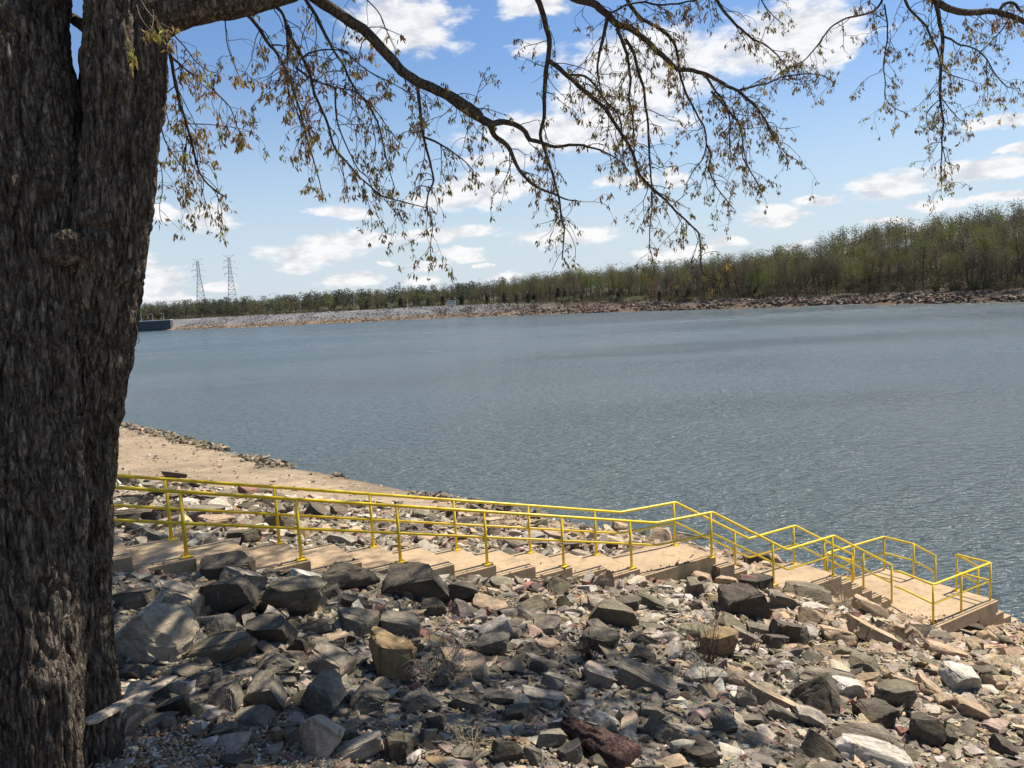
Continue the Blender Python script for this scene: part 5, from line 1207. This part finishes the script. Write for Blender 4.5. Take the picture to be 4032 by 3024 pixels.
ub = np.random.default_rng(71); V0, F0, T0 = cards(ub.normal(size=(130, 3))*np.array([1.3, 1.3, .8])+np.array([0, 0, 1.0]), .30, ub); V0 = V0.reshape(-1, 4, 3)[:, :3].reshape(-1, 3); T0 = T0.reshape(-1, 4, 3)[:, :3].reshape(-1, 3); F0 = np.arange(len(V0)).reshape(-1, 3)
for k in range(1250):                           # brush under the trees
    X = ub.uniform(2050, 4250) if k < 850 else ub.uniform(480, 2100); p = on_far(X, ub.uniform(8, 58)+(1-smooth(1950, 2750, X))*18 if k < 850 else ub.uniform(34, 62), ub); sc = ub.uniform(.6, 1.5); a = ub.uniform(0, 6.28)
    M = np.array([[math.cos(a), -math.sin(a), 0], [math.sin(a), math.cos(a), 0], [0, 0, 1]])*sc; col = np.array([(.085, .070, .046), (.10, .095, .045), (.07, .062, .04)][ub.integers(0, 3)])*ub.uniform(.75, 1.25)
    VV.append(V0@M.T+p); FF.append(F0+bse); TT.append(T0*col); bse += len(V0)
wood = thing('far_woods', 'hazy mass of spring woods behind the front trees across the lake', 'woods'); wood['kind'] = 'stuff'
w1 = obj('foliage', nmesh('far_woods_foliage', np.concatenate(VV), np.concatenate(FF), M_FARLEAF_A, np.concatenate(TT)), wood); w1['kind'] = 'stuff'
w2 = obj('trunks', nmesh('far_woods_trunks', np.concatenate(VT), FT, M_FARBARK), wood); w2['kind'] = 'stuff'
# cedars, shrubs, saplings along the embankment
for k in range(26):
    X = rngW.choice([rngW.uniform(1350, 2450), rngW.uniform(1650, 2350), rngW.uniform(2400, 3000)]); p = on_far(X, rngW.uniform(23, 42) if X < 2450 else rngW.uniform(13, 24), rngW); v = EV[rngW.integers(0, 5)]
    put(v, 'cedar_tree', p, rngW.uniform(.45, .95), rngW.uniform(0, 6.28), np.array((.062, .068, .042))*rngW.uniform(.8, 1.2), 'dark evergreen cedar on the far embankment left of the warning sign' if X < 1740 else 'dark evergreen cedar on the far embankment just right of the warning sign' if X < 2050 else 'dark evergreen cedar below the far woods, well right of the warning sign' if X < 2450 else 'dark evergreen cedar at the foot of the woods above the stony spit', 'tree', 'cedars on the far embankment')
for k in range(90):
    X = rngW.choice([rngW.uniform(1130, 2500), rngW.uniform(2300, 3300), rngW.uniform(3300, 4050)]); p = on_far(X, rngW.uniform(19, 30) if X < 2450 else rngW.uniform(9, 22), rngW); v = SV[rngW.integers(0, 4)]
    put(v, 'shrub', p, rngW.uniform(.6, 1.35), rngW.uniform(0, 6.28), np.array((.20, .20, .11) if X < 2600 else (.12, .115, .055))*rngW.uniform(.8, 1.15), 'pale green shrub on top of the far stony embankment' if X < 2450 else 'low olive shrub at the foot of the far woods, above the spit' if X < 3250 else 'low olive shrub under the tall woods at the far right', 'shrub', 'pale shrubs on the far bank', ('stems', 'leaves'))
for k in range(44):
    X = rngW.uniform(1650, 2700); p = on_far(X, rngW.uniform(3, 13), rngW); t = thing('bare_sapling', 'leafless brown sapling clump on the stony far shore', 'shrub', tuple(p), 'bare saplings on the far shore'); t.scale = (1, 1, rngW.uniform(.7, 1.5)); t.rotation_euler[2] = rngW.uniform(0, 6)
    obj('stems', BV[rngW.integers(0, 3)], t)
